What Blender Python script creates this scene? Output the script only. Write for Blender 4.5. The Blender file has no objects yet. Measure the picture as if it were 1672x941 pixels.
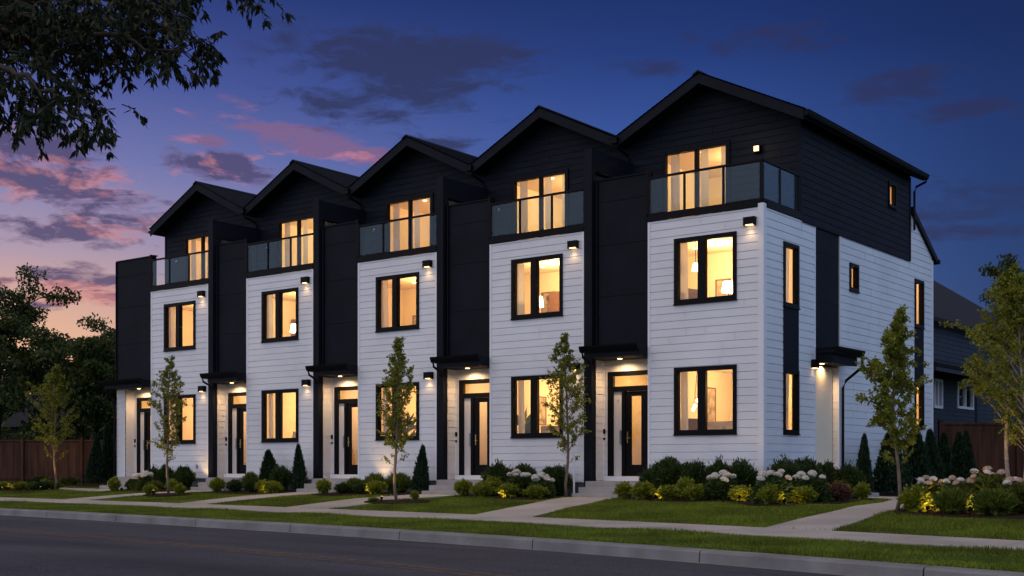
import bpy, math, random
import numpy as np
from mathutils import Vector, Matrix
random.seed(7); rng = np.random.default_rng(11)
S = bpy.context.scene; COL = S.collection
R = math.radians
TH = R(37.559)                                   # camera yaw
VD = (-math.sin(TH), math.cos(TH)); VR = (math.cos(TH), math.sin(TH))
CAM = (12.548, -25.68, 1.22)

# ------------------------------------------------------------------ materials
def newmat(name):
    m = bpy.data.materials.new(name); m.use_nodes = True
    nt = m.node_tree; nt.nodes.clear()
    out = nt.nodes.new('ShaderNodeOutputMaterial')
    return m, nt, out
def mat(name, col, rough=.6, var=.12, scale=6, bump=.0, bscale=60, metallic=0, spec=.4, col2=None, stretch=(1, 1, 1), detail=4):
    m, nt, out = newmat(name); N = nt.nodes; L = nt.links
    b = N.new('ShaderNodeBsdfPrincipled'); L.new(b.outputs[0], out.inputs[0])
    b.inputs['Roughness'].default_value = rough; b.inputs['Metallic'].default_value = metallic
    b.inputs['Specular IOR Level'].default_value = spec
    tc = N.new('ShaderNodeTexCoord'); mp = N.new('ShaderNodeMapping'); mp.inputs['Scale'].default_value = stretch
    geo = N.new('ShaderNodeNewGeometry'); L.new(geo.outputs['Position'], mp.inputs[0])
    no = N.new('ShaderNodeTexNoise'); no.inputs['Scale'].default_value = scale; no.inputs['Detail'].default_value = detail
    L.new(mp.outputs[0], no.inputs[0])
    cr = N.new('ShaderNodeValToRGB')
    c2 = col2 or tuple(c * (1 + var) for c in col); c1 = tuple(c * (1 - var) for c in col)
    cr.color_ramp.elements[0].position = .3; cr.color_ramp.elements[1].position = .7
    cr.color_ramp.elements[0].color = (*c1, 1); cr.color_ramp.elements[1].color = (*c2, 1)
    L.new(no.outputs[0], cr.inputs[0]); L.new(cr.outputs[0], b.inputs['Base Color'])
    if bump:
        n2 = N.new('ShaderNodeTexNoise'); n2.inputs['Scale'].default_value = bscale; n2.inputs['Detail'].default_value = 5
        L.new(mp.outputs[0], n2.inputs[0])
        bp = N.new('ShaderNodeBump'); bp.inputs['Strength'].default_value = bump; bp.inputs['Distance'].default_value = .02
        L.new(n2.outputs[0], bp.inputs['Height']); L.new(bp.outputs[0], b.inputs['Normal'])
    return m
def leafmat(name, c1, c2, c3=None, trans=.35, rough=.5):
    m, nt, out = newmat(name); N = nt.nodes; L = nt.links
    g = N.new('ShaderNodeNewGeometry'); cr = N.new('ShaderNodeValToRGB')
    cr.color_ramp.elements[0].color = (*c1, 1); cr.color_ramp.elements[1].color = (*c2, 1)
    if c3:
        e = cr.color_ramp.elements.new(.9); e.color = (*c2, 1); cr.color_ramp.elements[-1].color = (*c3, 1)
    L.new(g.outputs['Random Per Island'], cr.inputs[0])
    b = N.new('ShaderNodeBsdfPrincipled'); b.inputs['Roughness'].default_value = rough; b.inputs['Specular IOR Level'].default_value = .3
    t = N.new('ShaderNodeBsdfTranslucent'); mx = N.new('ShaderNodeMixShader'); mx.inputs[0].default_value = trans
    L.new(cr.outputs[0], b.inputs['Base Color']); L.new(cr.outputs[0], t.inputs[0])
    L.new(b.outputs[0], mx.inputs[1]); L.new(t.outputs[0], mx.inputs[2]); L.new(mx.outputs[0], out.inputs[0])
    return m
def patchy(m, scale=.9, lo=.62, hi=1.25):
    nt = m.node_tree; N = nt.nodes; L = nt.links
    cr = [n for n in N if n.type == 'VALTORGB'][0]; geo = N.new('ShaderNodeNewGeometry'); no = N.new('ShaderNodeTexNoise')
    no.inputs['Scale'].default_value = scale; no.inputs['Detail'].default_value = 6; L.new(geo.outputs['Position'], no.inputs[0])
    r = N.new('ShaderNodeMapRange'); r.inputs[1].default_value = .35; r.inputs[2].default_value = .65; r.inputs[3].default_value = lo; r.inputs[4].default_value = hi
    L.new(no.outputs[0], r.inputs[0]); v = N.new('ShaderNodeVectorMath'); v.operation = 'SCALE'
    tgt = [l.to_socket for l in cr.outputs[0].links]; L.new(cr.outputs[0], v.inputs[0]); L.new(r.outputs[0], v.inputs['Scale'])
    for t in tgt: L.new(v.outputs[0], t)
    return m
def glassmat(name, tint=(.96, .96, .94), add=.0, rough=.0, gc=(1, 1, 1)):
    m, nt, out = newmat(name); N = nt.nodes; L = nt.links
    t = N.new('ShaderNodeBsdfTransparent'); t.inputs[0].default_value = (*tint, 1)
    g = N.new('ShaderNodeBsdfGlossy'); g.inputs['Roughness'].default_value = rough; g.inputs['Color'].default_value = (*gc, 1)
    lw = N.new('ShaderNodeLayerWeight'); lw.inputs[0].default_value = .5
    f = N.new('ShaderNodeMath'); f.operation = 'POWER'; f.inputs[1].default_value = 5; L.new(lw.outputs['Facing'], f.inputs[0])
    a = N.new('ShaderNodeMath'); a.operation = 'MULTIPLY_ADD'; a.inputs[1].default_value = .9; a.inputs[2].default_value = .035+add; a.use_clamp = True
    geo = N.new('ShaderNodeNewGeometry'); nz = N.new('ShaderNodeTexNoise'); nz.inputs['Scale'].default_value = 1.2
    bp = N.new('ShaderNodeBump'); bp.inputs['Strength'].default_value = .03; bp.inputs['Distance'].default_value = .012
    L.new(geo.outputs['Position'], nz.inputs[0]); L.new(nz.outputs[0], bp.inputs['Height']); L.new(bp.outputs[0], g.inputs['Normal'])
    mx = N.new('ShaderNodeMixShader')
    L.new(f.outputs[0], a.inputs[0]); L.new(a.outputs[0], mx.inputs[0])
    L.new(t.outputs[0], mx.inputs[1]); L.new(g.outputs[0], mx.inputs[2]); L.new(mx.outputs[0], out.inputs[0])
    return m
def emit(name, col, s):
    m, nt, out = newmat(name); e = nt.nodes.new('ShaderNodeEmission')
    e.inputs[0].default_value = (*col, 1); e.inputs[1].default_value = s; nt.links.new(e.outputs[0], out.inputs[0]); return m
def cloth(name, col):
    m, nt, out = newmat(name); N = nt.nodes; L = nt.links
    d = N.new('ShaderNodeBsdfDiffuse'); d.inputs[0].default_value = (*col, 1)
    t = N.new('ShaderNodeBsdfTranslucent'); t.inputs[0].default_value = (*col, 1)
    mx = N.new('ShaderNodeMixShader'); mx.inputs[0].default_value = .45
    L.new(d.outputs[0], mx.inputs[1]); L.new(t.outputs[0], mx.inputs[2]); L.new(mx.outputs[0], out.inputs[0]); return m

M = dict(
 white=mat('white_painted_siding', (.78, .785, .80), .55, .035, 1.4, .06, 25, stretch=(1, 1, 5)),
 trim=mat('white_trim', (.80, .80, .82), .5, .03, 2),
 alcove=mat('cream_entry_siding', (.76, .735, .69), .55, .03, 2),
 dark=mat('charcoal_siding', (.0092, .0115, .0175), .62, .3, 1.6, .12, 30, stretch=(1, 1, 6), spec=.12),
 panel=mat('charcoal_panel', (.0078, .0098, .0150), .65, .25, 1.2, .08, 40, spec=.12),
 black=mat('black_metal', (.0028, .0032, .0045), .5, .15, 4, spec=.12),
 shingle=mat('roof_shingles', (.011, .013, .018), .85, .5, 9, .5, 50, spec=.2),
 found=mat('dark_foundation_concrete', (.09, .095, .11), .85, .2, 3, .2, 40),
 conc=mat('sidewalk_concrete', (.40, .365, .33), .85, .10, 1.1, .3, 90, detail=8, spec=.2),
 kerb=mat('kerb_concrete', (.205, .205, .205), .85, .24, 1.7, .35, 60, detail=8, spec=.2),
 step=mat('step_concrete', (.36, .34, .32), .85, .12, 2.2, .25, 70, spec=.2),
 soil=mat('mulch', (.030, .017, .011), .95, .6, 30, .9, 60, spec=.1),
 lawnb=mat('lawn_soil_green', (.045, .082, .008), .9, .45, .8, .6, 50, detail=9, spec=.1),
 fence=mat('stained_cedar', (.075, .028, .013), .7, .45, 2.2, .25, 30, stretch=(3, 3, .35), spec=.25),
 bark=mat('grey_bark', (.17, .125, .085), .85, .3, 14, .5, 50, stretch=(1, 1, .4)),
 birch=mat('pale_bark', (.34, .26, .19), .8, .35, 9, .4, 50, stretch=(1, 1, 2)),
 darkbark=mat('dark_bark', (.05, .038, .028), .9, .3, 10, .5, 40),
 rwall=mat('warm_room_paint', (.80, .70, .53), .85, .02, 2),
 rfloor=mat('oak_floor', (.30, .17, .08), .5, .2, 3, stretch=(1, 8, 1)),
 wood=mat('walnut', (.16, .075, .03), .45, .25, 8, stretch=(1, 1, 6)),
 sofa=mat('linen_upholstery', (.55, .47, .37), .9, .08, 30, .3, 200),
 brass=mat('brass', (.55, .36, .14), .3, .05, 3, metallic=1),
 steel=mat('steel', (.35, .36, .38), .35, .05, 3, metallic=1),
 pewhite=mat('bloom_white', (.72, .68, .58), .8, .15, 60, .5, 80),
 petan=mat('bloom_tan', (.60, .42, .30), .8, .25, 40, .5, 80),
 nbwall=mat('neighbour_siding', (.024, .032, .050), .7, .15, 2),
 nbroof=mat('neighbour_shingles', (.014, .015, .021), .9, .5, 7, .4, 40),
 frost=None,
 curtain=cloth('sheer_curtain', (.80, .74, .64)),
 glass=glassmat('window_glass', (.97, .96, .93), .01),
 rglass=glassmat('balcony_glass', (.90, .95, .955), -.010, gc=(.72, .92, 1)),
 lens=emit('warm_lens', (1, .66, .32), 6),
 lens2=emit('warm_lamp_glass', (1, .62, .28), 3.2),
 bulb=emit('warm_bulb', (1, .76, .46), 10),
)
M['frost'] = mat('frosted_sidelight', (.62, .60, .57), .35, .04, 2)
G_boxwood = leafmat('boxwood_leaves', (.024, .048, .012), (.065, .105, .024))
G_yellow = leafmat('golden_leaves', (.11, .145, .014), (.33, .36, .032), trans=.4)
G_green = leafmat('green_leaves', (.060, .100, .014), (.18, .22, .03))
G_hyd = leafmat('hydrangea_leaves', (.030, .06, .016), (.085, .13, .03))
G_con = leafmat('conifer_needles', (.010, .027, .012), (.026, .055, .020), trans=.15)
G_pink = leafmat('russet_leaves', (.10, .05, .03), (.22, .12, .08))
G_tree = leafmat('street_tree_leaves', (.11, .14, .016), (.33, .34, .040), trans=.5)
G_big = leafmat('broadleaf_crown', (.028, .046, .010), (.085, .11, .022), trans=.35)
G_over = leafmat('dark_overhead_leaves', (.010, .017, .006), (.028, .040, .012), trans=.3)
G_grass = leafmat('grass_blades', (.085, .130, .007), (.23, .27, .018), trans=.3, rough=.6)

patchy(G_grass); patchy(M['conc'], .7, .86, 1.08); patchy(M['white'], .5, .93, 1.03)
def asphalt():
    m, nt, out = newmat('asphalt'); N = nt.nodes; L = nt.links
    b = N.new('ShaderNodeBsdfPrincipled'); L.new(b.outputs[0], out.inputs[0]); b.inputs['Roughness'].default_value = .78
    b.inputs['Specular IOR Level'].default_value = .25
    geo = N.new('ShaderNodeNewGeometry')
    def noise(s, d=4, st=None):
        n = N.new('ShaderNodeTexNoise'); n.inputs['Scale'].default_value = s; n.inputs['Detail'].default_value = d
        if st:
            mp = N.new('ShaderNodeMapping'); mp.inputs['Scale'].default_value = st; mp.inputs['Rotation'].default_value = (0, 0, .1)
            L.new(geo.outputs['Position'], mp.inputs[0]); L.new(mp.outputs[0], n.inputs[0])
        else: L.new(geo.outputs['Position'], n.inputs[0])
        return n
    big = noise(.5, 5, (.25, 1.6, 1)); fine = noise(45, 3); speck = noise(160, 2)
    r1 = N.new('ShaderNodeValToRGB'); r1.color_ramp.elements[0].position = .3; r1.color_ramp.elements[1].position = .7
    r1.color_ramp.elements[0].color = (.031, .033, .045, 1); r1.color_ramp.elements[1].color = (.072, .074, .092, 1)
    L.new(big.outputs[0], r1.inputs[0])
    r2 = N.new('ShaderNodeValToRGB'); r2.color_ramp.elements[0].position = .35; r2.color_ramp.elements[1].position = .72
    r2.color_ramp.elements[0].color = (.45, .45, .45, 1); r2.color_ramp.elements[1].color = (2.0, 1.95, 1.9, 1)
    L.new(fine.outputs[0], r2.inputs[0])
    mx = N.new('ShaderNodeMix'); mx.data_type = 'RGBA'; mx.blend_type = 'MULTIPLY'; mx.inputs[0].default_value = 1
    L.new(r1.outputs[0], mx.inputs[6]); L.new(r2.outputs[0], mx.inputs[7])
    vo = N.new('ShaderNodeTexVoronoi'); vo.feature = 'DISTANCE_TO_EDGE'; vo.inputs['Scale'].default_value = .55
    wn = noise(2.5, 4); wa = N.new('ShaderNodeMix'); wa.data_type = 'VECTOR'; wa.inputs[0].default_value = .25
    L.new(geo.outputs['Position'], wa.inputs[4]); L.new(wn.outputs['Color'], wa.inputs[5]); L.new(wa.outputs[1], vo.inputs[0])
    cr = N.new('ShaderNodeValToRGB'); cr.color_ramp.elements[0].position = .0; cr.color_ramp.elements[1].position = .010
    cr.color_ramp.elements[0].color = (.62, .62, .62, 1); cr.color_ramp.elements[1].color = (1, 1, 1, 1)
    L.new(vo.outputs[0], cr.inputs[0])
    m2 = N.new('ShaderNodeMix'); m2.data_type = 'RGBA'; m2.blend_type = 'MULTIPLY'; m2.inputs[0].default_value = 1
    L.new(mx.outputs[2], m2.inputs[6]); L.new(cr.outputs[0], m2.inputs[7]); L.new(m2.outputs[2], b.inputs['Base Color'])
    bp = N.new('ShaderNodeBump'); bp.inputs['Strength'].default_value = .6; bp.inputs['Distance'].default_value = .01
    L.new(speck.outputs[0], bp.inputs['Height']); L.new(bp.outputs[0], b.inputs['Normal'])
    return m
M['asphalt'] = asphalt()
def paint():
    m, nt, out = newmat('worn_yellow_paint'); N = nt.nodes; L = nt.links
    b = N.new('ShaderNodeBsdfPrincipled'); b.inputs['Roughness'].default_value = .8; L.new(b.outputs[0], out.inputs[0])
    geo = N.new('ShaderNodeNewGeometry'); n = N.new('ShaderNodeTexNoise'); n.inputs['Scale'].default_value = 7; n.inputs['Detail'].default_value = 8
    L.new(geo.outputs['Position'], n.inputs[0]); r = N.new('ShaderNodeValToRGB')
    r.color_ramp.elements[0].position = .40; r.color_ramp.elements[1].position = .66
    r.color_ramp.elements[0].color = (.050, .046, .046, 1); r.color_ramp.elements[1].color = (.20, .115, .035, 1)
    L.new(n.outputs[0], r.inputs[0]); L.new(r.outputs[0], b.inputs['Base Color']); return m
M['paint'] = paint()

# ------------------------------------------------------------------ object helpers
def tag(o, label=None, cat=None, group=None, kind=None):
    if label: o['label'] = label
    if cat: o['category'] = cat
    if group: o['group'] = group
    if kind: o['kind'] = kind
    return o
def empty(name, loc, rz=0):
    o = bpy.data.objects.new(name, None); COL.objects.link(o); o.location = loc; o.rotation_euler = (0, 0, rz)
    o.empty_display_size = .2; return o
def meshobj(name, me, m=None, parent=None):
    o = bpy.data.objects.new(name, me); COL.objects.link(o)
    if m and not me.materials: me.materials.append(m)
    if parent: o.parent = parent
    return o
class MB:
    def __init__(s, T=None): s.v = []; s.f = []; s.T = T
    def add(s, vs, fs):
        n = len(s.v); s.v += [tuple(s.T(*p)) if s.T else tuple(p) for p in vs]; s.f += [tuple(i + n for i in f) for f in fs]
    def box(s, x0, x1, y0, y1, z0, z1):
        s.add([(x0,y0,z0),(x1,y0,z0),(x1,y1,z0),(x0,y1,z0),(x0,y0,z1),(x1,y0,z1),(x1,y1,z1),(x0,y1,z1)],
              [(0,3,2,1),(4,5,6,7),(0,1,5,4),(1,2,6,5),(2,3,7,6),(3,0,4,7)])
    def hexa(s, p): s.add(p, [(0,3,2,1),(4,5,6,7),(0,1,5,4),(1,2,6,5),(2,3,7,6),(3,0,4,7)])
    def quad(s, *p): s.add(p, [(0,1,2,3)])
    def prism(s, prof, a, b, axis='y'):
        n = len(prof)
        f = (lambda p, t: (p[0], t, p[1])) if axis == 'y' else (lambda p, t: (t, p[0], p[1])) if axis == 'x' else (lambda p, t: (p[0], p[1], t))
        s.add([f(p, a) for p in prof] + [f(p, b) for p in prof],
              [tuple(range(n))[::-1], tuple(range(n, 2*n))] + [(i, (i+1) % n, n+(i+1) % n, n+i) for i in range(n)])
    def tube(s, pts, rad, n=8):
        pts = [Vector(p) for p in pts]
        if not hasattr(rad, '__len__'): rad = [rad]*len(pts)
        vs = []; fs = []
        for i, p in enumerate(pts):
            d = (pts[min(i+1, len(pts)-1)] - pts[max(i-1, 0)]).normalized()
            u = d.cross(Vector((0, 0, 1)) if abs(d.z) < .9 else Vector((1, 0, 0))).normalized(); w = d.cross(u)
            for k in range(n):
                a = 2*math.pi*k/n; vs.append(tuple(p + (u*math.cos(a) + w*math.sin(a))*rad[i]))
        for i in range(len(pts)-1):
            for k in range(n):
                fs.append((i*n+k, i*n+(k+1) % n, (i+1)*n+(k+1) % n, (i+1)*n+k))
        fs.append(tuple(range(n))[::-1]); fs.append(tuple((len(pts)-1)*n+k for k in range(n)))
        s.add(vs, fs)
    def lathe(s, prof, c=(0,0,0), n=14):
        vs = []; fs = []
        for r, z in prof:
            for k in range(n):
                a = 2*math.pi*k/n; vs.append((c[0]+r*math.cos(a), c[1]+r*math.sin(a), c[2]+z))
        for i in range(len(prof)-1):
            for k in range(n): fs.append((i*n+k, i*n+(k+1) % n, (i+1)*n+(k+1) % n, (i+1)*n+k))
        s.add(vs, fs)
    def build(s, name, m, parent=None, smooth=False):
        me = bpy.data.meshes.new(name); me.from_pydata(s.v, [], s.f); me.update()
        if smooth: me.shade_smooth()
        return meshobj(name, me, m, parent)

def siding(mb, u0, u1, v0, v1, T, holes=(), pitch=.184, lip=.014, base=None, lim=None, joints=True, gap=.013):
    """lapped boards on a plane; T(u,v,w) -> xyz, w outward"""
    base = v0 if base is None else base
    k = math.floor((v0-base)/pitch + 1e-6)
    while base + k*pitch < v1 - 1e-4:
        a = base + k*pitch; b = a + pitch; k += 1
        vb = sorted({max(a, v0), min(b, v1)} | ({a+gap} if v0 < a+gap < min(b, v1) else set()) | {h[2] for h in holes if max(a, v0) < h[2] < min(b, v1)} | {h[3] for h in holes if max(a, v0) < h[3] < min(b, v1)})
        for p, q in zip(vb[:-1], vb[1:]):
            mid = (p+q)/2; iv = [(u0, u1)]
            for h in holes:
                if h[2] < mid < h[3]:
                    nv = []
                    for s, e in iv:
                        if h[1] <= s or h[0] >= e: nv.append((s, e)); continue
                        if h[0] > s: nv.append((s, h[0]))
                        if h[1] < e: nv.append((h[1], e))
                    iv = nv
            op, oq = lip*(1-.4*(p-a)/pitch), lip*(1-.4*(q-a)/pitch); groove = q <= a+gap+1e-6
            if groove: op = oq = -.008
            if joints and not groove and q-p > pitch*.8:
                jv = []
                for s, e in iv:
                    while e-s > 1.6:
                        c = s+random.uniform(.5, 3.3)
                        if c > e-.3: break
                        jv.append((s, c-.004)); s = c+.004
                    jv.append((s, e))
                iv = jv
            for s, e in iv:
                sp, ep, sq, eq = s, e, s, e
                if lim:
                    l0, l1 = lim(p), lim(q)
                    sp, ep, sq, eq = max(s, l0[0]), min(e, l0[1]), max(s, l1[0]), min(e, l1[1])
                    if sp >= ep: continue
                    if sq > eq: sq = eq = (sq+eq)/2
                vs = [T(sp, p, op), T(ep, p, op), T(eq, q, oq), T(sq, q, oq)]
                mb.add(vs, [(0, 1, 2, 3)])
                if not groove:
                    if abs(p-a-gap) < 1e-5: mb.add([T(sp, p, -.008), T(ep, p, -.008), T(ep, p, op), T(sp, p, op)], [(0, 1, 2, 3)])
                    mb.add([T(sq, q, oq), T(eq, q, oq), T(eq, q, -.008), T(sq, q, -.008)], [(0, 1, 2, 3)])
def Tf(y0): return lambda u, v, w: (u, y0-w, v)          # front plane (normal -Y)
def Ts(x0): return lambda u, v, w: (x0+w, u, v)          # side plane (normal +X), u = Y
def Tsn(x0): return lambda u, v, w: (x0-w, u, v)         # plane with normal -X
def holed(u0, u1, v0, v1, holes):
    us = sorted({u0, u1} | {x for h in holes for x in h[:2] if u0 < x < u1}); vs = sorted({v0, v1} | {x for h in holes for x in h[2:] if v0 < x < v1})
    for a, b in zip(us[:-1], us[1:]):
        for c, d in zip(vs[:-1], vs[1:]):
            mu, mv = (a+b)/2, (c+d)/2
            if not any(h[0] < mu < h[1] and h[2] < mv < h[3] for h in holes): yield a, b, c, d

# ------------------------------------------------------------------ terrain
XP = [-90, -40, -23.6, -13.5, -3.3, 3.3, 8, 20, 60]; YP = [-4.0, -4.5, -4.85, -5.25, -6.25, -7.35, -8.55, -12.3, -26]
def _smooth():
    xs = np.linspace(-90, 60, 601); ys = np.interp(xs, XP, YP); k = np.ones(17)/17
    yp = np.pad(ys, 8, mode='edge'); yp[:8] = ys[0]; yp[-8:] = ys[-1]+(np.arange(1, 9))*(ys[-1]-ys[-2])
    return xs, np.convolve(yp, k, 'valid')
_XS, _YS = _smooth()
def Y0(X): return np.interp(X, _XS, _YS)
SK = [-400, -18, -14.45, -14.1, -14.05, -7.7, -4.25, -4.2, -3.9, -1.5, 0, 1, 2, 3, 4.5, 400]
SZ = [.16, .16, .15, .15, 0, .03, 0, .15, .15, .18, .20, .255, .31, .36, .43, .43]
def zgs(s): return np.interp(s, SK, SZ)
def zg(X, Y): return float(zgs(Y - Y0(X)))

def strip(name, xs, ss, dz, m, kind='structure', parent=None, skirt=0.0, seg=None, gap=.012, zfun=None):
    """a ribbon along the street between offsets ss[0]..ss[-1]"""
    mb = MB()
    if seg is None: pieces = [xs]
    else:
        pieces = []; x = xs[0]
        while x < xs[-1]-.01:
            e = min(x+seg, xs[-1]); pieces.append(list(np.linspace(x+gap/2, e-gap/2, 4))); x = e
    for px in pieces:
        vs = []; n = len(ss)
        for X in px:
            for s in ss:
                z = zfun(s) if zfun else float(zgs(s))
                vs.append((X, float(Y0(X))+s, z+dz))
        fs = [(i*n+j, (i+1)*n+j, (i+1)*n+j+1, i*n+j+1) for i in range(len(px)-1) for j in range(n-1)]
        if skirt:
            b = len(vs); vs += [(v[0], v[1], v[2]-skirt) for v in vs]
            for i in range(len(px)-1):
                fs += [(i*n, i*n+b, (i+1)*n+b, (i+1)*n), (i*n+n-1, (i+1)*n+n-1, (i+1)*n+n-1+b, i*n+n-1+b)]
            for j in range(n-1):
                fs += [(j, j+1, j+1+b, j+b)]; q = (len(px)-1)*n; fs += [(q+j, q+j+b, q+j+1+b, q+j+1)]
        mb.add(vs, fs)
    o = mb.build(name, m, parent); tag(o, kind=kind); return o

xs_all = list(np.linspace(-88, 58, 147))
g = MB()
sb = [-300, -60, -20, -14.5, -14.05, -7.7, -4.25, -3.9, -1.5, 0, 1, 2, 3, 4.5, 10, 30, 100, 400]
gx = [-500, -200] + xs_all + [120, 500]
vs = [(X, float(Y0(np.clip(X, -90, 60)))+s, (float(zgs(s)) if s not in (-14.05,) else 0)-.06) for X in gx for s in sb]; n = len(sb)
g.add(vs, [(i*n+j, (i+1)*n+j, (i+1)*n+j+1, i*n+j+1) for i in range(len(gx)-1) for j in range(n-1)])
tag(g.build('ground', M['lawnb']), kind='structure')
strip('road', xs_all, [-14.06, -7.7, -4.22], 0.0, M['asphalt'], zfun=lambda s: .03 if s == -7.7 else 0)
for nm, off in (('road_marking', -7.58), ('road_marking', -7.82)):
    strip(nm, xs_all, [off-.05, off+.05], .004 + .03*min((off+14.06)/6.36, (-4.22-off)/3.48), M['paint'], zfun=lambda s: 0)
strip('gutter_strip', xs_all, [-4.36, -4.21], .005, M['kerb'], zfun=lambda s: 0)
kz = lambda s: {-4.235: .0, -4.22: .125, -4.205: .142, -4.18: .150, -3.92: .152}[s]
strip('kerb', [-88, 58], [-4.235, -4.22, -4.205, -4.18, -3.92], 0, M['kerb'], seg=3.1, gap=.02, zfun=kz, skirt=.1)
kz2 = lambda s: {-14.05: .0, -14.065: .13, -14.09: .15, -14.35: .15}[s]
strip('kerb', [-88, 58], [-14.35, -14.09, -14.065, -14.05], 0, M['kerb'], seg=3.1, gap=.02, zfun=kz2, skirt=.1)
strip('grass_verge', xs_all, [-3.93, -2.7, -1.5], .0, M['lawnb'])
strip('grass_verge', xs_all, [-40, -20, -18, -14.34], .0, M['lawnb'])
strip('sidewalk', [-88, 58], [-1.5, -.75, 0], .02, M['conc'], seg=1.5, gap=.014, skirt=.08)
strip('lawn', xs_all, [0.0, 1, 2, 3, 4.5, 10, 16, 40], -.012, M['lawnb'])

def sheet(name, poly, dz, m, skirt=.06, kind='structure', sub=.45):
    """polygon draped over the terrain"""
    import bmesh
    bm = bmesh.new(); vv = [bm.verts.new((x, y, 0)) for x, y in poly]; bm.faces.new(vv)
    xs = [p[0] for p in poly]; ys = [p[1] for p in poly]
    for a0, a1, ax in ((min(xs), max(xs), 0), (min(ys), max(ys), 1)):
        c = a0+sub
        while c < a1:
            co = Vector((c, 0, 0)) if ax == 0 else Vector((0, c, 0)); no = Vector((1, 0, 0)) if ax == 0 else Vector((0, 1, 0))
            bmesh.ops.bisect_plane(bm, geom=bm.verts[:]+bm.edges[:]+bm.faces[:], plane_co=co, plane_no=no); c += sub
    for f in bm.faces:
        if f.normal.z < 0: f.normal_flip()
    bound = [e for e in bm.edges if len(e.link_faces) == 1]
    ret = bmesh.ops.extrude_edge_only(bm, edges=bound); low = [v for v in ret['geom'] if isinstance(v, bmesh.types.BMVert)]
    ls = set(low)
    for v in bm.verts: v.co.z = zg(v.co.x, v.co.y)+dz-(skirt if v in ls else 0)
    me = bpy.data.meshes.new(name); bm.to_mesh(me); bm.free()
    o = meshobj(name, me, m); tag(o, kind=kind); return o
def smoothpoly(pts, closed=True, n=5):
    out = []; N = len(pts)
    for i in range(N):
        p0, p1, p2, p3 = [Vector(pts[(i+k-1) % N]) for k in range(4)]
        for t in np.linspace(0, 1, n, endpoint=False):
            out.append(tuple(.5*((2*p1)+(-p0+p2)*t+(2*p0-5*p1+4*p2-p3)*t*t+(-p0+3*p1-3*p2+p3)*t**3)))
    return out
def y0(x, d=0): return float(Y0(x))+d
PATHS = []
def path(poly): PATHS.append(poly); sheet('walkway', poly, .016, M['conc'])
path([(-3.35, y0(-3.35, .012)), (-1.72, y0(-1.72, .012)), (-2.1, -5.2), (-2.55, -3.6), (-2.85, -2.2), (-3.05, -.93), (-4.62, -.93), (-4.35, -2.2), (-3.95, -3.6), (-3.6, -5.2)])
path([(-9.75, y0(-9.75, .012)), (-8.15, y0(-8.15, .012)), (-8.3, -4.2), (-8.5, -2.8), (-7.98, -.93), (-9.52, -.93), (-10.15, -2.8), (-9.95, -4.2)])
path([(-14.3, y0(-14.3, .012)), (-13.1, y0(-13.1, .012)), (-13.3, -4.0), (-13.4, -2.6), (-12.9, -.93), (-14.42, -.93), (-14.75, -2.6), (-14.55, -4.0)])
path([(-20.1, y0(-20.1, .012)), (-18.9, y0(-18.9, .012)), (-18.9, -3.6), (-18.6, -2.2), (-17.8, -.93), (-19.32, -.93), (-19.9, -2.2), (-20.1, -3.6)])
path([(-22.7, -.93), (-24.2, -.93), (-29.2, -.55), (-29.4, -1.3), (-24.3, -1.75), (-22.7, -1.8)])
path([(3.68, y0(3.68, .012)), (4.93, y0(4.93, .012)), (4.75, -6.5), (4.55, -5.0), (4.4, -3.6), (4.22, -1.6), (3.85, .6), (3.2, 2.6), (2.4, 3.9), (1.05, 4.35), (1.05, 2.95), (1.9, 2.5), (2.5, 1.3), (2.95, -.4), (3.3, -2.4), (3.5, -4.4), (3.55, -5.9)])
BEDS = []
def bed(pts, n=4):
    p = smoothpoly(pts, n=n); BEDS.append(p); sheet('mulch_bed', p, .03, M['soil'], skirt=.07, kind='structure')
bed([(-2.98, -.02), (-3.0, -.9), (-2.85, -1.9), (-1.1, -2.15), (.2, -2.3), (1.4, -3.15), (2.2, -3.0), (2.55, -1.6), (2.4, .3), (1.8, 1.9), (1.02, 2.8), (.02, 2.88), (.02, 0)])
bed([(-7.85, -.02), (-7.85, -1.2), (-7.6, -1.85), (-6.4, -2.1), (-5.2, -2.3), (-4.75, -2.1), (-4.72, -.9), (-4.72, -.02)])
bed([(-12.75, -.02), (-12.78, -.9), (-12.95, -1.75), (-11.8, -1.85), (-10.4, -1.8), (-9.7, -1.5), (-9.62, -.8), (-9.65, -.02)])
bed([(-17.6, -.02), (-17.65, -.9), (-17.7, -1.75), (-16.4, -1.8), (-15.2, -1.8), (-14.55, -1.4), (-14.5, -.8), (-14.55, -.02)])
bed([(-22.5, -.02), (-22.55, -1.2), (-22.3, -2.2), (-21.2, -1.95), (-20.0, -1.9), (-19.45, -1.5), (-19.4, -.8), (-19.4, -.02)])
bed([(4.62, -4.3), (5.0, -4.75), (5.7, -5.0), (6.6, -5.3), (7.8, -5.4), (9.0, -5.2), (9.3, -3.6), (8.4, -2.0), (6.6, -1.6), (5.0, -2.2), (4.58, -3.4)])
bed([(.02, 4.5), (1.1, 4.5), (1.5, 6.0), (1.5, 9), (1.3, 13.2), (-.6, 12.6), (.02, 11.4)])
bed([(-30.6, -2.6), (-28.6, -2.9), (-26.6, -2.85), (-25.6, -2.2), (-25.6, -1.6), (-27.4, -1.45), (-31.5, -.9)])
bed([(-32.5, .6), (-29.2, -.4), (-27.2, .2), (-26.4, 1.8), (-29.5, 3.4), (-32, 2.6)])
for cx, cy, r in ((-18.1, -2.75, .75), (-7.96, -3.61, .8), (5.35, .45, .7)):
    bed([(cx+r*1.2*math.cos(a), cy+r*.75*math.sin(a)) for a in np.linspace(0, 2*math.pi, 9)[:-1]])

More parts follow.
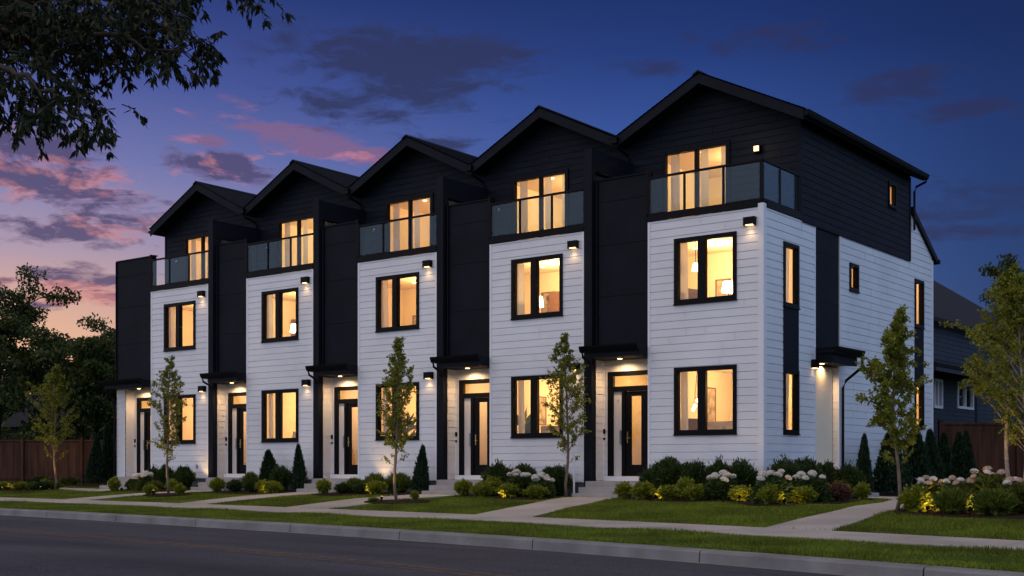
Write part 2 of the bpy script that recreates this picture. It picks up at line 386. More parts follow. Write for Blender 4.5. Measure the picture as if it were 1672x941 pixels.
# grass blades
def inpoly(px, py, poly):
    P = np.array(poly); c = np.zeros(len(px), bool); j = len(P)-1
    for i in range(len(P)):
        xi, yi = P[i]; xj, yj = P[j]
        if yi != yj:
            c ^= ((yi > py) != (yj > py)) & (px < (xj-xi)*(py-yi)/(yj-yi)+xi)
        j = i
    return c
def grass():
    X = rng.uniform(-34, 10.5, 900000); s = rng.uniform(-3.9, 9, 900000)
    Y = Y0(X)+s
    dx, dy = X-CAM[0], Y-CAM[1]; dep = VD[0]*dx+VD[1]*dy; lat = VR[0]*dx+VR[1]*dy
    keep = (np.abs(lat/dep) < .46) & (((s > -3.93) & (s < -1.49)) | (s > -.01)) & (Y < 3.2)
    keep &= rng.random(len(X)) < np.clip((30/dep)**1.6, 0, 1)*.95
    keep &= ~((X < .3) & (Y > -.1)) | (X > .9) | (X < -25.2)
    for P in PATHS+BEDS: keep &= ~inpoly(X, Y, P)
    X, Y, s = X[keep], Y[keep], s[keep]; n = len(X)
    Z = zgs(s)-.01
    h = rng.uniform(.03, .075, n)*(.8+.5*np.sin(X*1.7)*np.sin(Y*2.3)); w = rng.uniform(.005, .010, n); a = rng.uniform(0, 2*np.pi, n)
    lx, ly = rng.normal(0, .022, n), rng.normal(0, .022, n)
    v = np.zeros((n, 3, 3), np.float32)
    v[:, 0] = np.stack([X-np.cos(a)*w, Y-np.sin(a)*w, Z], 1); v[:, 1] = np.stack([X+np.cos(a)*w, Y+np.sin(a)*w, Z], 1)
    v[:, 2] = np.stack([X+lx, Y+ly, Z+h], 1)
    me = bpy.data.meshes.new('grass'); me.vertices.add(3*n); me.vertices.foreach_set('co', v.ravel())
    me.loops.add(3*n); me.loops.foreach_set('vertex_index', np.arange(3*n, dtype=np.int32))
    me.polygons.add(n); me.polygons.foreach_set('loop_start', np.arange(0, 3*n, 3, dtype=np.int32))
    me.update(); me.validate()
    o = meshobj('grass', me, G_grass); tag(o, 'short green mown grass on the verge and front lawns', 'grass', kind='stuff')
grass()

# ------------------------------------------------------------------ lights
def light(name, kind, loc, col, power, parent=None, size=.05, rot=None, spot=None, blend=.6):
    l = bpy.data.lights.new(name, kind); l.color = col; l.energy = power
    if kind in ('POINT', 'SPOT'): l.shadow_soft_size = size
    if kind == 'SPOT': l.spot_size = spot; l.spot_blend = blend
    o = bpy.data.objects.new(name, l); COL.objects.link(o); o.location = loc
    if rot is not None: o.rotation_euler = rot
    if parent: o.parent = parent
    return o
WARM = (1, .61, .25)
def aim(loc, tgt): return (Vector(tgt)-Vector(loc)).to_track_quat('-Z', 'Y').to_euler()

# ------------------------------------------------------------------ townhouses
PI = math.pi; RV = [1.0, 1.0]
def window(parent, T, u0, u1, v0, v1, mull=None, fw=.09, curt='both', name='window'):
    f = MB(T)
    wo, wi = .045, -.09
    f.box(u0, u1, v0, v0+fw, wi, wo); f.box(u0, u1, v1-fw, v1, wi, wo)
    f.box(u0, u0+fw, v0+fw, v1-fw, wi, wo); f.box(u1-fw, u1, v0+fw, v1-fw, wi, wo)
    f.box(u0-.012, u1+.012, v0-.03, v0-.001, wi, wo+.02)                  # sill nose
    ops = []
    if mull: f.box(mull[0], mull[1], v0+fw, v1-fw, wi, wo); ops = [(u0+fw, mull[0]), (mull[1], u1-fw)]
    else: ops = [(u0+fw, u1-fw)]
    for a, b in ops:                                                       # recessed sash lip
        f.box(a, b, v0+fw, v0+fw+.012, wi, .01); f.box(a, b, v1-fw-.012, v1-fw, wi, .01)
        f.box(a, a+.012, v0+fw+.012, v1-fw-.012, wi, .01); f.box(b-.012, b, v0+fw+.012, v1-fw-.012, wi, .01)
    o = f.build(name, M['black'], parent)
    for a, b in ops:
        p = MB(T); p.add([(a, v0+fw, -.03), (b, v0+fw, -.03), (b, v1-fw, -.03), (a, v1-fw, -.03)], [(0, 1, 2, 3)]); p.build('pane', M['glass'], o)
    if curt:
        for side in (0, 1):
            if curt == 'left' and side: continue
            if curt == 'right' and not side: continue
            wd = min(.19, (u1-u0)*.3); a = u0+.04 if side == 0 else u1-.04-wd
            curtain(o, T, a, a+wd, v0+.02, v1-.02)
    return o
def curtain(o, T, a, b, z0, z1, w=-.24):
    n = 26; c = MB(T); vs = []
    for i in range(n+1):
        u = a+(b-a)*i/n; d = w+.028*math.sin(i*1.35+a*7)
        vs += [(u, z0, d), (u+.004*math.sin(i), z1, d*.9)]
    c.add(vs, [(2*i, 2*i+2, 2*i+3, 2*i+1) for i in range(n)]); c.build('curtain', M['curtain'], o, smooth=True)
def room(parent, x0, x1, y0_, y1, z0, z1, fh=(), sh=(), power=30, lampz=None, lp=None, cans=()):
    r = MB()
    for a, b, c, d in holed(x0, x1, z0, z1, fh): r.quad((a, y0_, c), (b, y0_, c), (b, y0_, d), (a, y0_, d))
    for a, b, c, d in holed(y0_, y1, z0, z1, sh): r.quad((x1, a, c), (x1, b, c), (x1, b, d), (x1, a, d))
    r.quad((x0, y0_, z0), (x0, y1, z0), (x0, y1, z1), (x0, y0_, z1)); r.quad((x0, y1, z0), (x1, y1, z0), (x1, y1, z1), (x0, y1, z1))
    r.quad((x0, y0_, z1), (x1, y0_, z1), (x1, y1, z1), (x0, y1, z1))
    # jambs between frame and room wall
    for h in fh:
        for k in (0, 1): r.quad((h[k], .06 if y0_ < 1 else y0_-.08, h[2]), (h[k], y0_, h[2]), (h[k], y0_, h[3]), (h[k], .06 if y0_ < 1 else y0_-.08, h[3]))
        for k in (2, 3): r.quad((h[0], .06 if y0_ < 1 else y0_-.08, h[k]), (h[1], .06 if y0_ < 1 else y0_-.08, h[k]), (h[1], y0_, h[k]), (h[0], y0_, h[k]))
    for h in sh:
        for k in (0, 1): r.quad((x1, h[k], h[2]), (-.06, h[k], h[2]), (-.06, h[k], h[3]), (x1, h[k], h[3]))
        for k in (2, 3): r.quad((x1, h[0], h[k]), (-.06, h[0], h[k]), (-.06, h[1], h[k]), (x1, h[1], h[k]))
    # skirting, door casing on the back wall
    r.box(x0+.002, x1-.002, y1-.02, y1-.002, z0, z0+.12)
    o = r.build('room', M['rwall'], parent)
    f = MB(); f.box(x0-.02, x1+.02, y0_-.02, y1+.02, z0-.06, z0-.003); f.build('room_floor', M['rfloor'], parent)
    lp = lp or ((x0+x1)/2, y0_+(y1-y0_)*.55, z1-.35)
    light('room_lamp', 'POINT', lp, (1, .61*RV[1], .25*RV[1]**2), power*1.9*RV[0], parent, size=.16)
    for cx, cy in cans:
        c = MB(); c.lathe([(0, -.012), (.05, -.012), (.062, -.004), (.062, 0)], (cx, cy, z1-.003), 12); c.build('ceiling_downlight', M['bulb'], parent)
    return o

def townhouse(k, label):
    X0 = -(4-k)*4.9; RV[:] = [(.95, .96), (1.12, 1.05), (.82, .93), (1.15, 1.04), (1.0, 1.02)][k]
    root = empty('townhouse', (X0-2.45, 0, .43)); tag(root, label, 'townhouse', 'townhouses in the white and charcoal terrace')
    root['_x'] = X0
    made = []
    def P(mb, name, m, parent=None, smooth=False):
        o = mb.build(name, m, parent or root, smooth); made.append(o); return o
    before = set(bpy.data.objects)
    corner, end = k == 4, k == 0
    wu = (-2.30, -.655, 5.055, 6.615); wl = (-2.30, -.655, 1.955, 3.545)
    # --- white front bay
    w = MB(); w2 = MB(); w3 = MB()
    siding(w, -3.0, -.015 if not corner else -.12, .79, 7.10, Tf(0), [wu, wl], base=.79)
    siding(w, 0.0, .50, .79, 7.1, Tsn(-3.016), base=.79)
    if corner:
        sh = [(1.024, 1.855, 1.965, 6.46), (4.961, 5.555, 5.76, 6.472), (9.778, 10.525, 2.30, 6.64)]
        siding(w2, .12, 2.84, .79, 7.10, Ts(0), sh, base=.79)
        siding(w3, 4.33, 11.25, .79, 7.10, Ts(0), sh, base=.79)
        siding(w3, 9.46, 11.25, 7.10, 8.6, Ts(0), (), base=.79, lim=lambda v: (9.46, min(11.25, 9.46+(8.47-v)/.575)))
    for a_, b_, c_, e_ in holed(-3.0, -.02, .80, 7.09, [wu, wl]): w.quad((a_, .012, c_), (b_, .012, c_), (b_, .012, e_), (a_, .012, e_))
    P(w, 'white_siding_wall', M['white'])
    if corner: P(w2, 'white_siding_wall', M['white']); P(w3, 'white_siding_wall', M['white'])
    if end: w = MB(); siding(w, -5.15, -4.66, .79, 4.1, Tf(.12), base=.79); P(w, 'white_siding_wall', M['white'])
    t = MB(); t.box(-3.036, -2.97, -.024, .02, .79, 7.10); P(t, 'corner_trim', M['trim']); t = MB()
    if not corner: t.box(-.06, -.004, -.022, .02, .79, 7.10)
    else:
        t.box(-.12, .024, -.024, -.001, .79, 7.19); t.box(.0, .024, -.001, .12, .79, 7.19)
        for b_ in ((11.25, 11.37, 7.36), (2.80, 2.84, 7.10), (4.33, 4.37, 7.10)): q = MB(); q.box(-.01, .022, b_[0], b_[1], .79, b_[2]); P(q, 'corner_trim', M['trim'])
    P(t, 'corner_trim', M['trim'])
    b = MB(); b.box(-4.88, -.03 if not corner else -.06, .06 if not end else .06, 11.3, .2, .785)
    if corner: b.box(-.06, -.012, .012, 11.3, .2, .785)
    b.box(-3.0, -.03, .014, .06, .2, .785)
    P(b, 'foundation', M['found'])
    # --- charcoal entry panel with joints
    p = MB(); pl = -5.15 if end else -4.655
    zs = [4.06, 5.42, 6.70, 7.785, 8.33]
    for a, c in zip(zs[:-1], zs[1:]): p.box(pl, -3.04, .12, .20, a+.006, c-.006)
    p.box(pl, -3.04, .135, .22, 4.06, 8.3)
    P(p, 'entry_panel', M['panel'])
    c = MB(); c.box(pl-.02, -3.0, .09, .24, 8.33, 8.365); c.box(-3.09, -3.018, -.03, .1, 7.12, 8.36); c.box(-3.07, -3.037, .0, .118, 4.06, 7.12)
    if end: c.box(-5.19, -5.152, .08, .3, 4.0, 8.33)
    P(c, 'panel_trim', M['black'])
    if not end:
        q = MB(); q.box(-4.896, -4.66, -.03, .14, .80, 9.15); P(q, 'pier', M['panel'])
        q = MB(); q.box(-4.89, -4.665, .142, 1.96, 8.60, 9.145); P(q, 'privacy_beam', M['panel'])
        q = MB(); q.box(-4.79, -4.775, .3, 1.9, 7.25, 8.58); P(q, 'privacy_screen', M['rglass'])
        for yy in (.24, 1.05): q = MB(); q.box(-4.82, -4.74, yy, yy+.06, 7.2, 8.6); P(q, 'screen_post', M['black'])
        q = MB(); q.tube([(-4.59, .085, 8.33), (-4.59, .085, 4.2)], .032, 8)
        for z in (7.6, 6.2, 4.9): q.box(-4.64, -4.54, .07, .118, z, z+.03)
        P(q, 'downspout', M['black'])
    else:
        q = MB(); q.tube([(-5.6, -.2, 3.95), (-5.55, -.18, 3.86), (-5.27, .02, 3.62), (-5.2, .05, 3.5), (-5.2, .05, .6)], .036, 8); P(q, 'downspout', M['black'])
    # --- balcony floor + fascia
    q = MB(); q.box(-3.0, -.03, .03, 2.0, 6.98, 7.115); q.box(-4.65 if not end else -5.14, -3.0, .24, 2.0, 6.98, 7.115); P(q, 'balcony_floor', M['found'])
    q = MB(); q.box(-3.09, -.0 if not corner else -.121, -.045, .03, 7.12, 7.235)
    if corner: q.box(.0, .045, .13, 1.97, 7.12, 7.235)
    P(q, 'balcony_fascia', M['black'])
    # --- railing
    r = MB(); yr = .0; xe = -.0 if not corner else -.02
    r.box(-3.06, xe, yr-.035, yr+.02, 8.14, 8.19); r.box(-3.06, xe, yr-.03, yr+.015, 7.236, 7.29)
    posts = [-3.0, -2.03, -1.0] + ([] if not corner else [-.05])
    for x in posts: r.box(x-.025, x+.025, yr-.028, yr+.012, 7.29, 8.14)
    if corner:
        r.box(-.025, .03, .021, 1.95, 8.14, 8.19); r.box(-.02, .025, .016, 1.95, 7.236, 7.29)
        for y in (.86, 1.72, 1.91): r.box(-.02, .025, y-.025, y+.025, 7.29, 8.14)
    rail = P(r, 'balcony_railing', M['black'])
    xs = [-2.97, -2.0, -.97] + ([0.0] if not corner else [-.02]); xs2 = [-2.06, -1.03, -.03 if not corner else -.08]
    for a, bb in zip(xs[:3], xs2):
        gpn = MB(); gpn.box(a, bb, yr-.012, yr-.002, 7.31, 8.12); P(gpn, 'glass_panel', M['rglass'], rail)
    if corner:
        for a, bb in ((.05, .83), (.89, 1.69)):
            gpn = MB(); gpn.box(-.004, .006, a, bb, 7.31, 8.12); P(gpn, 'glass_panel', M['rglass'], rail)
    # --- third floor
    sl = (-3.80+0, -1.85, 7.2, 9.33)
    u = MB(); lx = -4.9 if not end else -4.9
    rz = lambda x: 10.99-.494*abs(x+2.45)
    lim = lambda v: (-2.45-(10.78-v)/.494, -2.45+(10.78-v)/.494)
    siding(u, lx+.08, -.09, 7.12, 10.75, Tf(1.97), [sl], pitch=.175, lip=.012, base=7.12, lim=lim)
    if corner: siding(u, 2.07, 9.35, 7.095, 9.50, Ts(.006), [(7.692, 8.285, 8.405, 9.08)], pitch=.175, lip=.012, base=7.095)
    if end: siding(u, 1.97, 9.45, 7.12, 9.55, Tsn(-4.9), pitch=.175, lip=.012, base=7.12)
    P(u, 'upper_siding_wall', M['dark'])
    u = MB(); u.box(lx-.01, lx+.08, 1.945, 1.97, 7.12, 9.62); P(u, 'upper_corner_trim', M['panel']); u = MB(); u.box(-.09, -.002 if not corner else .03, 1.945, 1.97, 7.12, 9.62)
    if corner: u.box(.0, .03, 1.971, 2.07, 7.095, 9.5); u.box(.0, .03, 9.35, 9.45, 7.095, 9.5); u.box(.0, .034, 2.07, 9.35, 7.07, 7.094)
    P(u, 'upper_corner_trim', M['panel'])
    u = MB(); u.quad((-4.9, 9.45, 7), (0, 9.45, 7), (0, 9.45, 9.7), (-4.9, 9.45, 9.7))
    u.add([(-4.9, 9.45, 9.7), (0, 9.45, 9.7), (-2.45, 9.45, 10.9)], [(0, 1, 2)])
    u.box(-4.88, -.02, 11.3, 11.37, .8, 7.35)
    if end: u.box(-4.9, -4.86, .55, 11.3, .8, 7.1); u.box(-5.13, -5.1, .14, .5, .8, 4.0)
    u.box(-.05 if corner else -.04, -.03, 2.0, 11.3, 3.7, 3.72)
    P(u, 'rear_wall', M['dark'])
    # --- roof
    rl = -4.9 if not end else -5.06; rr = 0 if not corner else .33
    rf = MB()
    zt = lambda x: 11.0-.494*abs(x+2.45)
    for a, c in ((rl, -2.45), (-2.45, rr)):
        ins = .015
        rf.hexa([(a+(ins if a != -2.45 else 0), 1.46, zt(a)-.22), (c-(ins if c != -2.45 else 0), 1.46, zt(c)-.22), (c-(ins if c != -2.45 else 0), 9.7, zt(c)-.22), (a+(ins if a != -2.45 else 0), 9.7, zt(a)-.22),
                 (a+(ins if a != -2.45 else 0), 1.46, zt(a)-.02), (c-(ins if c != -2.45 else 0), 1.46, zt(c)-.02), (c-(ins if c != -2.45 else 0), 9.7, zt(c)-.02), (a+(ins if a != -2.45 else 0), 9.7, zt(a)-.02)])
    roof = P(rf, 'roof', M['panel'])
    sh_ = MB(); L_ = math.sqrt(1+.494**2)
    def slope(sgn, xe):
        d = Vector((-sgn, 0, .494)).normalized(); nrm = Vector((sgn*.494, 0, 1)).normalized(); o0 = Vector((xe, 0, zt(xe)-.015))
        ln = abs(xe+2.45)*L_
        T = lambda uu, vv, ww: tuple(o0+d*vv+nrm*ww+Vector((0, uu, 0)))
        siding(sh_, 1.40, 9.75, -.03, ln, T, pitch=.14, lip=.022, base=-.03, joints=False, gap=.004)
    slope(-1, rl); slope(1, rr)
    sh_.prism([(-2.60, zt(-2.6)-.0), (-2.45, 11.0), (-2.30, zt(-2.3)-.0), (-2.30, zt(-2.3)+.03), (-2.45, 11.045), (-2.60, zt(-2.6)+.03)], 1.38, 9.76)
    P(sh_, 'shingles', M['shingle'], roof)
    fa = MB()
    for a, c in ((rl, -2.45), (-2.45, rr)):
        fa.hexa([(a, 1.425, zt(a)-.28), (c, 1.425, zt(c)-.28), (c, 1.458, zt(c)-.28), (a, 1.458, zt(a)-.28),
                 (a, 1.425, zt(a)-.03), (c, 1.425, zt(c)-.03), (c, 1.458, zt(c)-.03), (a, 1.458, zt(a)-.03)])
    P(fa, 'fascia', M['panel'], roof)
    gt = MB()
    def gprof(x, z, s): return [(x, z), (x+s*.10, z+.02), (x+s*.13, z+.09), (x+s*.13, z+.12), (x, z+.12)]
    if corner:
        gt.prism(gprof(rr+.002, zt(rr)-.20, 1), 1.44, 9.72); gt.box(rr+.002, rr+.15, 1.43, 9.73, zt(rr)-.079, zt(rr)-.06)
    if end: gt.prism(gprof(rl-.002, zt(rl)-.20, -1), 1.44, 9.72)
    if not corner: gt.box(-.10, .10, 1.33, 1.46, 9.60, 9.72); gt.box(-.12, .12, 1.32, 1.47, 9.721, 9.75)
    P(gt, 'gutter', M['black'], roof)
    ds = MB()
    if corner:
        ds.tube([(.42, 9.66, 9.46), (.40, 9.62, 9.36), (.14, 9.56, 9.24), (.09, 9.55, 9.1), (.09, 9.55, 8.0)], .035, 8)
    else:
        ds.tube([(.02, 1.39, 9.62), (.05, 1.42, 9.5), (.10, 1.86, 9.36), (.10, 1.90, 9.3), (.10, 1.90, 8.0 if not corner else 7.3)], .035, 8)
        ds.tube([(.10, 1.90, 8.0), (.10, 1.90, 7.3)], .035, 8)
    P(ds, 'downspout', M['black'], roof)
    # --- lean-to roof at the back
    lr = MB(); zl = lambda y: 8.47-.575*(y-9.45)
    xr = .10 if corner else -.0
    lr.hexa([(-4.9, 9.46, zl(9.46)+.01), (xr, 9.46, zl(9.46)+.01), (xr, 11.56, zl(11.56)+.01), (-4.9, 11.56, zl(11.56)+.01),
             (-4.9, 9.46, zl(9.46)+.20), (xr, 9.46, zl(9.46)+.20), (xr, 11.56, zl(11.56)+.20), (-4.9, 11.56, zl(11.56)+.20)])
    lr.box(-4.9, xr+.03, 11.565, 11.68, zl(11.56)+.03, zl(11.56)+.16)
    P(lr, 'rear_roof', M['black'])
    # --- windows
    F0 = Tf(0)
    wins = [window(root, F0, *wu, mull=(-1.66, -1.48)), window(root, F0, *wl, mull=(-1.66, -1.48))]
    fu = [(wu[0]+.03, wu[1]-.03, wu[2]+.03, wu[3]-.03)]; fl = [(wl[0]+.03, wl[1]-.03, wl[2]+.03, wl[3]-.03)]
    s_low = [(1.05, 1.83, 1.99, 3.46)] if corner else []; s_up = [(1.05, 1.83, 4.98, 6.44)] if corner else []
    room(root, -2.97, -.13, .16, 4.2, .95, 3.68, fl, s_low, 88, lp=(-1.3, 2.6, 3.2), cans=((-1.9, 1.2), (-1.0, 1.2), (-1.0, 2.6), (-2.0, 2.6)))
    room(root, -4.62, -.13, .26, 3.6, 4.1, 6.86, fu, s_up, 92, lp=(-2.4, 2.3, 6.3), cans=((-1.5, 1.0), (-2.2, 1.8), (-3.2, 2.6)))
    # sliding patio door on the third floor
    T3 = Tf(1.97); d = MB(T3); a, c2, z0, z1 = sl; mid = (a+c2)/2+.02
    d.box(a, c2, z1-.11, z1, -.08, .05); d.box(a, a+.11, z0, z1-.11, -.08, .05); d.box(c2-.11, c2, z0, z1-.11, -.08, .05)
    d.box(mid-.045, mid+.045, z0, z1-.11, -.08, .03); d.box(a+.11, c2-.11, z0, z0+.08, -.08, .03)
    pd = P(d, 'patio_door', M['black'])
    for aa, bb in ((a+.11, mid-.045), (mid+.045, c2-.11)):
        pn = MB(T3); pn.add([(aa, z0+.08, -.02), (bb, z0+.08, -.02), (bb, z1-.11, -.02), (aa, z1-.11, -.02)], [(0, 1, 2, 3)]); P(pn, 'pane', M['glass'], pd)
    for aa, bb in ((a+.14, a+.40), (mid+.02, mid+.24), (c2-.36, c2-.13)): curtain(pd, T3, aa, bb, z0+.03, z1-.06, -.2)
    room(root, -4.70, -.15, 2.07, 6.0, 7.22, 9.5, [(a+.05, c2-.05, z0+.03, z1-.05)], [(7.7, 8.28, 8.41, 9.07)] if False else (), 100, cans=((-3.3, 3.2), (-2.2, 3.2), (-2.4, 4.4)))
    # --- entry alcove
    al = MB()
    dz = 3.575
    siding(al, -4.656, -3.04, .83, 3.86, Tf(.5), [(-4.517, -3.03, .70, dz)], base=.79)
    siding(al, .142 if not end else .125, .5, .83, 3.86, Ts(-4.656), base=.79)
    P(al, 'alcove_wall', M['alcove'])
    tr = MB(); tr.box(-4.656, -4.62, .462, .484, .83, 3.86); tr.box(-4.545, -4.519, .47, .484, .83, 3.6); tr.box(-4.517, -3.04, .30, .5, .83, .945)
    P(tr, 'alcove_trim', M['trim'])
    T5 = Tf(.5); f = MB(T5)
    f.box(-4.517, -3.04, 3.46, dz, -.06, .03); f.box(-4.517, -4.35, .95, 3.46, -.06, .03); f.box(-4.35, -3.04, 3.07, 3.20, -.06, .025)
    f.box(-4.10, -4.0, .95, 3.07, -.06, .025)
    fd = P(f, 'door_frame', M['black'])
    pn = MB(T5); pn.box(-4.35, -3.04, 3.20, 3.46, -.02, -.015); P(pn, 'transom', M['glass'], fd)
    pn = MB(T5); pn.box(-4.35, -4.10, .95, 3.07, -.03, -.01); P(pn, 'sidelight', M['frost'], fd)
    dr = MB(T5)
    for aa, bb, c, e in holed(-3.995, -3.06, .952, 3.065, [(-3.83, -3.54, 1.235, 2.945)]): dr.box(aa, bb, c, e, -.04, -.0)
    door = P(dr, 'front_door', M['black'])
    pn = MB(T5); pn.box(-3.83, -3.54, 1.235, 2.945, -.025, -.02); P(pn, 'door_glass', M['glass'], door)
    h = MB(T5); h.box(-3.95, -3.92, 1.78, 2.06, .002, .012); h.tube([(-3.935, 1.90, .012), (-3.935, 1.90, .05)], .011); h.tube([(-3.935, 1.90, .05), (-3.84, 1.90, .05)], .010); P(h, 'door_handle', M['brass'], door)
    h = MB(T5); h.box(-4.17, -4.12, 1.75, 2.1, -.008, .012); P(h, 'keypad', M['steel'], fd)
    h = MB(); h.box(-4.64, -4.60, .46, .497, 1.86, 1.92); P(h, 'keyhole_box', M['black']); h = MB(); h.box(-4.64, -4.59, .455, .497, 2.02, 2.14); P(h, 'doorbell', M['black'])
    # hall behind the door
    rm = MB(); hx0, hx1, hy0, hy1, hz0, hz1 = -4.6, -3.05, .60, 2.4, .95, 3.6
    for pts in (((hx0, hy1, hz0), (hx1, hy1, hz0), (hx1, hy1, hz1), (hx0, hy1, hz1)), ((hx0, hy0, hz0), (hx0, hy1, hz0), (hx0, hy1, hz1), (hx0, hy0, hz1)),
                ((hx1, hy0, hz0), (hx1, hy1, hz0), (hx1, hy1, hz1), (hx1, hy0, hz1)), ((hx0, hy0, hz1), (hx1, hy0, hz1), (hx1, hy1, hz1), (hx0, hy1, hz1))): rm.quad(*pts)
    P(rm, 'hall', M['rwall'])
    rm = MB(); rm.box(hx0, hx1, hy0-.05, hy1, hz0-.05, hz0-.004); P(rm, 'hall_floor', M['rfloor'])
    light('hall_lamp', 'POINT', (-3.7, 1.5, 3.2), WARM, 34, root, size=.1)
    # --- canopy
    c = MB(); 
    cl = -4.50 if not end else -5.2
    c.box(cl, -3.05, -.37, -.045, 3.865, 3.985); c.box(-4.65 if not end else -4.65, -3.05, -.045, .49, 3.865, 3.985)
    if end: c.box(-5.2, -4.65, -.045, .11, 3.865, 3.985)
    c.box(cl-.14, -3.045, -.40, .11, 3.986, 4.055)
    can = P(c, 'canopy', M['panel'])
    c = MB(); c.prism([(-.40, 4.0), (-.45, 4.02), (-.49, 4.11), (-.50, 4.16), (-.40, 4.16)], cl-.24, -3.045, 'x'); c.box(cl-.12, -3.05, -.38, .09, 4.058, 4.12)
    if not end: c.tube([(cl-.18, -.42, 4.04), (cl-.18, -.40, 3.9), (cl-.20, -.1, 3.78), (cl-.22, -.07, 3.66)], .034)
    else: c.tube([(cl-.18, -.42, 4.04), (cl-.2, -.40, 3.98), (cl-.3, -.25, 3.93)], .034)
    P(c, 'gutter', M['black'], can)
    c = MB(); c.lathe([(0, -.012), (.05, -.012), (.065, -.004), (.065, 0)], (-3.95, .16, 3.864), 14); P(c, 'downlight', M['lens'], can)
    light('porch_lamp', 'SPOT', (-3.95, .18, 3.84), (1, .62, .30), 75, root, size=.04, rot=(R(-2), 0, 0), spot=R(165), blend=.8)
    # --- wall lights
    def sconce(x, z, lit=True):
        q = MB(); q.box(x-.14, x+.14, -.13, -.016, z-.07, z+.085); q.box(x-.145, x+.145, -.135, -.015, z+.085, z+.097)
        q.box(x-.14, x-.11, -.13, -.02, z-.095, z-.07); q.box(x+.11, x+.14, -.13, -.02, z-.095, z-.07)
        o = P(q, 'wall_light', M['black']); q = MB(); q.box(x-.09, x+.09, -.11, -.04, z-.09, z-.072); P(q, 'lamp_lens', M['lens2'], o)
        light('wall_lamp_glow', 'SPOT', (x, -.12, z-.13), (1, .62, .28), 5, root, size=.05, rot=(R(-8), 0, 0), spot=R(140), blend=.9)
    sconce(-.30, 6.79)
    if not corner: sconce(-.26, 3.70)
    q = MB(); q.box(-1.15, -.99, 1.83, 1.955, 8.88, 9.04)
    if corner:
        o = P(q, 'terrace_light', M['black']); q = MB(); q.box(-1.13, -1.01, 1.80, 1.829, 8.9, 9.02); P(q, 'lamp_lens', M['lens2'], o)
        light('terrace_lamp', 'POINT', (-1.07, 1.74, 8.96), (1, .68, .36), 3, root, size=.05)
    else: q = MB(); q.lathe([(.05, 0), (.06, .04), (.03, .09), (0, .1)], (-4.25 if not end else -4.2, 1.93, 8.45), 10); P(q, 'camera_dome', M['steel'])
    q = MB(); q.box(-.62, -.55, -.04, -.014, 1.12, 1.24); P(q, 'outlet_box', M['steel'])
    # --- steps
    def steps(pb, T):
        pass
    st = MB()
    for i, (d_, z) in enumerate(((.32, .825), (.62, .68), (.92, .535))):
        st.box(-4.655 - .0*i, -3.04, -d_, (.48 if i == 0 else -(d_-.30)-.001), .38-.05*i, z)
        st.box(-4.67, -3.03, -d_-.02, -d_+.02, z-.001+.002, z+.018) if False else None
    P(st, 'porch_steps', M['step'])
    # --- corner unit extras on the side
    if corner:
        TS = Ts(0)
        for (a, bb, c, e) in ((1.024, 1.855, 4.96, 6.462), (1.024, 1.855, 1.965, 3.48), (4.961, 5.555, 5.76, 6.472), (9.778, 10.525, 5.25, 6.64), (9.778, 10.525, 2.30, 3.61)):
            window(root, TS, a, bb, c, e, fw=.085, curt=None if bb-a < .7 else 'right')
        window(root, Ts(.006), 7.692, 8.285, 8.405, 9.08, fw=.06, curt=None)
        q = MB(TS); q.box(1.024, 1.855, 3.481, 4.929, -.03, .028); P(q, 'spandrel_panel', M['panel']); q = MB(TS); q.box(9.778, 10.525, 3.611, 5.219, -.03, .028); P(q, 'spandrel_panel', M['panel'])
        q = MB(TS)
        for a, c in ((4.06, 5.28), (5.28, 6.49), (6.49, 7.08)): q.box(2.85, 4.32, a+.005, c-.005, -.05, -.01)
        q.box(2.86, 4.31, 4.06, 7.08, -.06, -.016); P(q, 'side_panel', M['panel'])
        room(root, -2.97, -.13, 4.76, 6.3, 5.0, 6.9, (), [(5.0, 5.52, 5.79, 6.44)], 30)
        room(root, -2.97, -.13, 9.2, 11.2, 1.0, 3.9, (), [(9.81, 10.5, 2.33, 3.58)], 48)
        room(root, -2.97, -.13, 9.2, 11.2, 4.5, 6.9, (), [(9.81, 10.5, 5.28, 6.61)], 48)
        room(root, -2.97, -.13, 7.1, 8.9, 7.3, 9.4, (), [(7.73, 8.25, 8.43, 9.05)], 40)
        # side entry
        q = MB(); siding(q, -.62, -.02, .83, 3.80, lambda u, v, w: (u, 4.26-w, v), base=.79)
        siding(q, 2.90, 4.26, .83, 3.80, Ts(-.62), [(2.95, 4.12, .7, 3.5)], base=.79); siding(q, -.62, -.02, .83, 3.8, lambda u, v, w: (u, 2.9+w, v), base=.79); P(q, 'side_alcove_wall', M['alcove'])
        q = MB(); q.box(-.05, .022, 4.26, 4.329, .79, 4.0); q.box(-.60, -.585, 4.13, 4.2, .83, 3.6); P(q, 'side_alcove_trim', M['trim'])
        q = MB(); q.box(-.66, -.60, 2.95, 4.12, 3.4, 3.5); q.box(-.66, -.60, 4.02, 4.12, .83, 3.4); q.box(-.66, -.60, 2.95, 3.05, .83, 3.4); q.box(-.65, -.625, 3.05, 4.02, .83, 3.4); o = P(q, 'side_door', M['black'])
        q = MB(); q.tube([(-.6, 3.92, 1.7), (-.54, 3.92, 1.7), (-.54, 3.92, 2.1), (-.6, 3.92, 2.1)], .012); P(q, 'door_handle', M['brass'], o)
        q = MB(); q.box(-.6, .52, 2.9, 4.24, 3.68, 3.90) if False else None
        q.hexa([(-.6, 2.91, 3.80), (.46, 2.86, 3.72), (.46, 4.38, 3.72), (-.6, 4.25, 3.80), (-.6, 2.91, 3.97), (.46, 2.86, 3.97), (.46, 4.38, 3.97), (-.6, 4.25, 3.97)])
        q.box(.03, .52, 2.82, 4.44, 3.971, 4.04); cs = P(q, 'side_canopy', M['panel'])
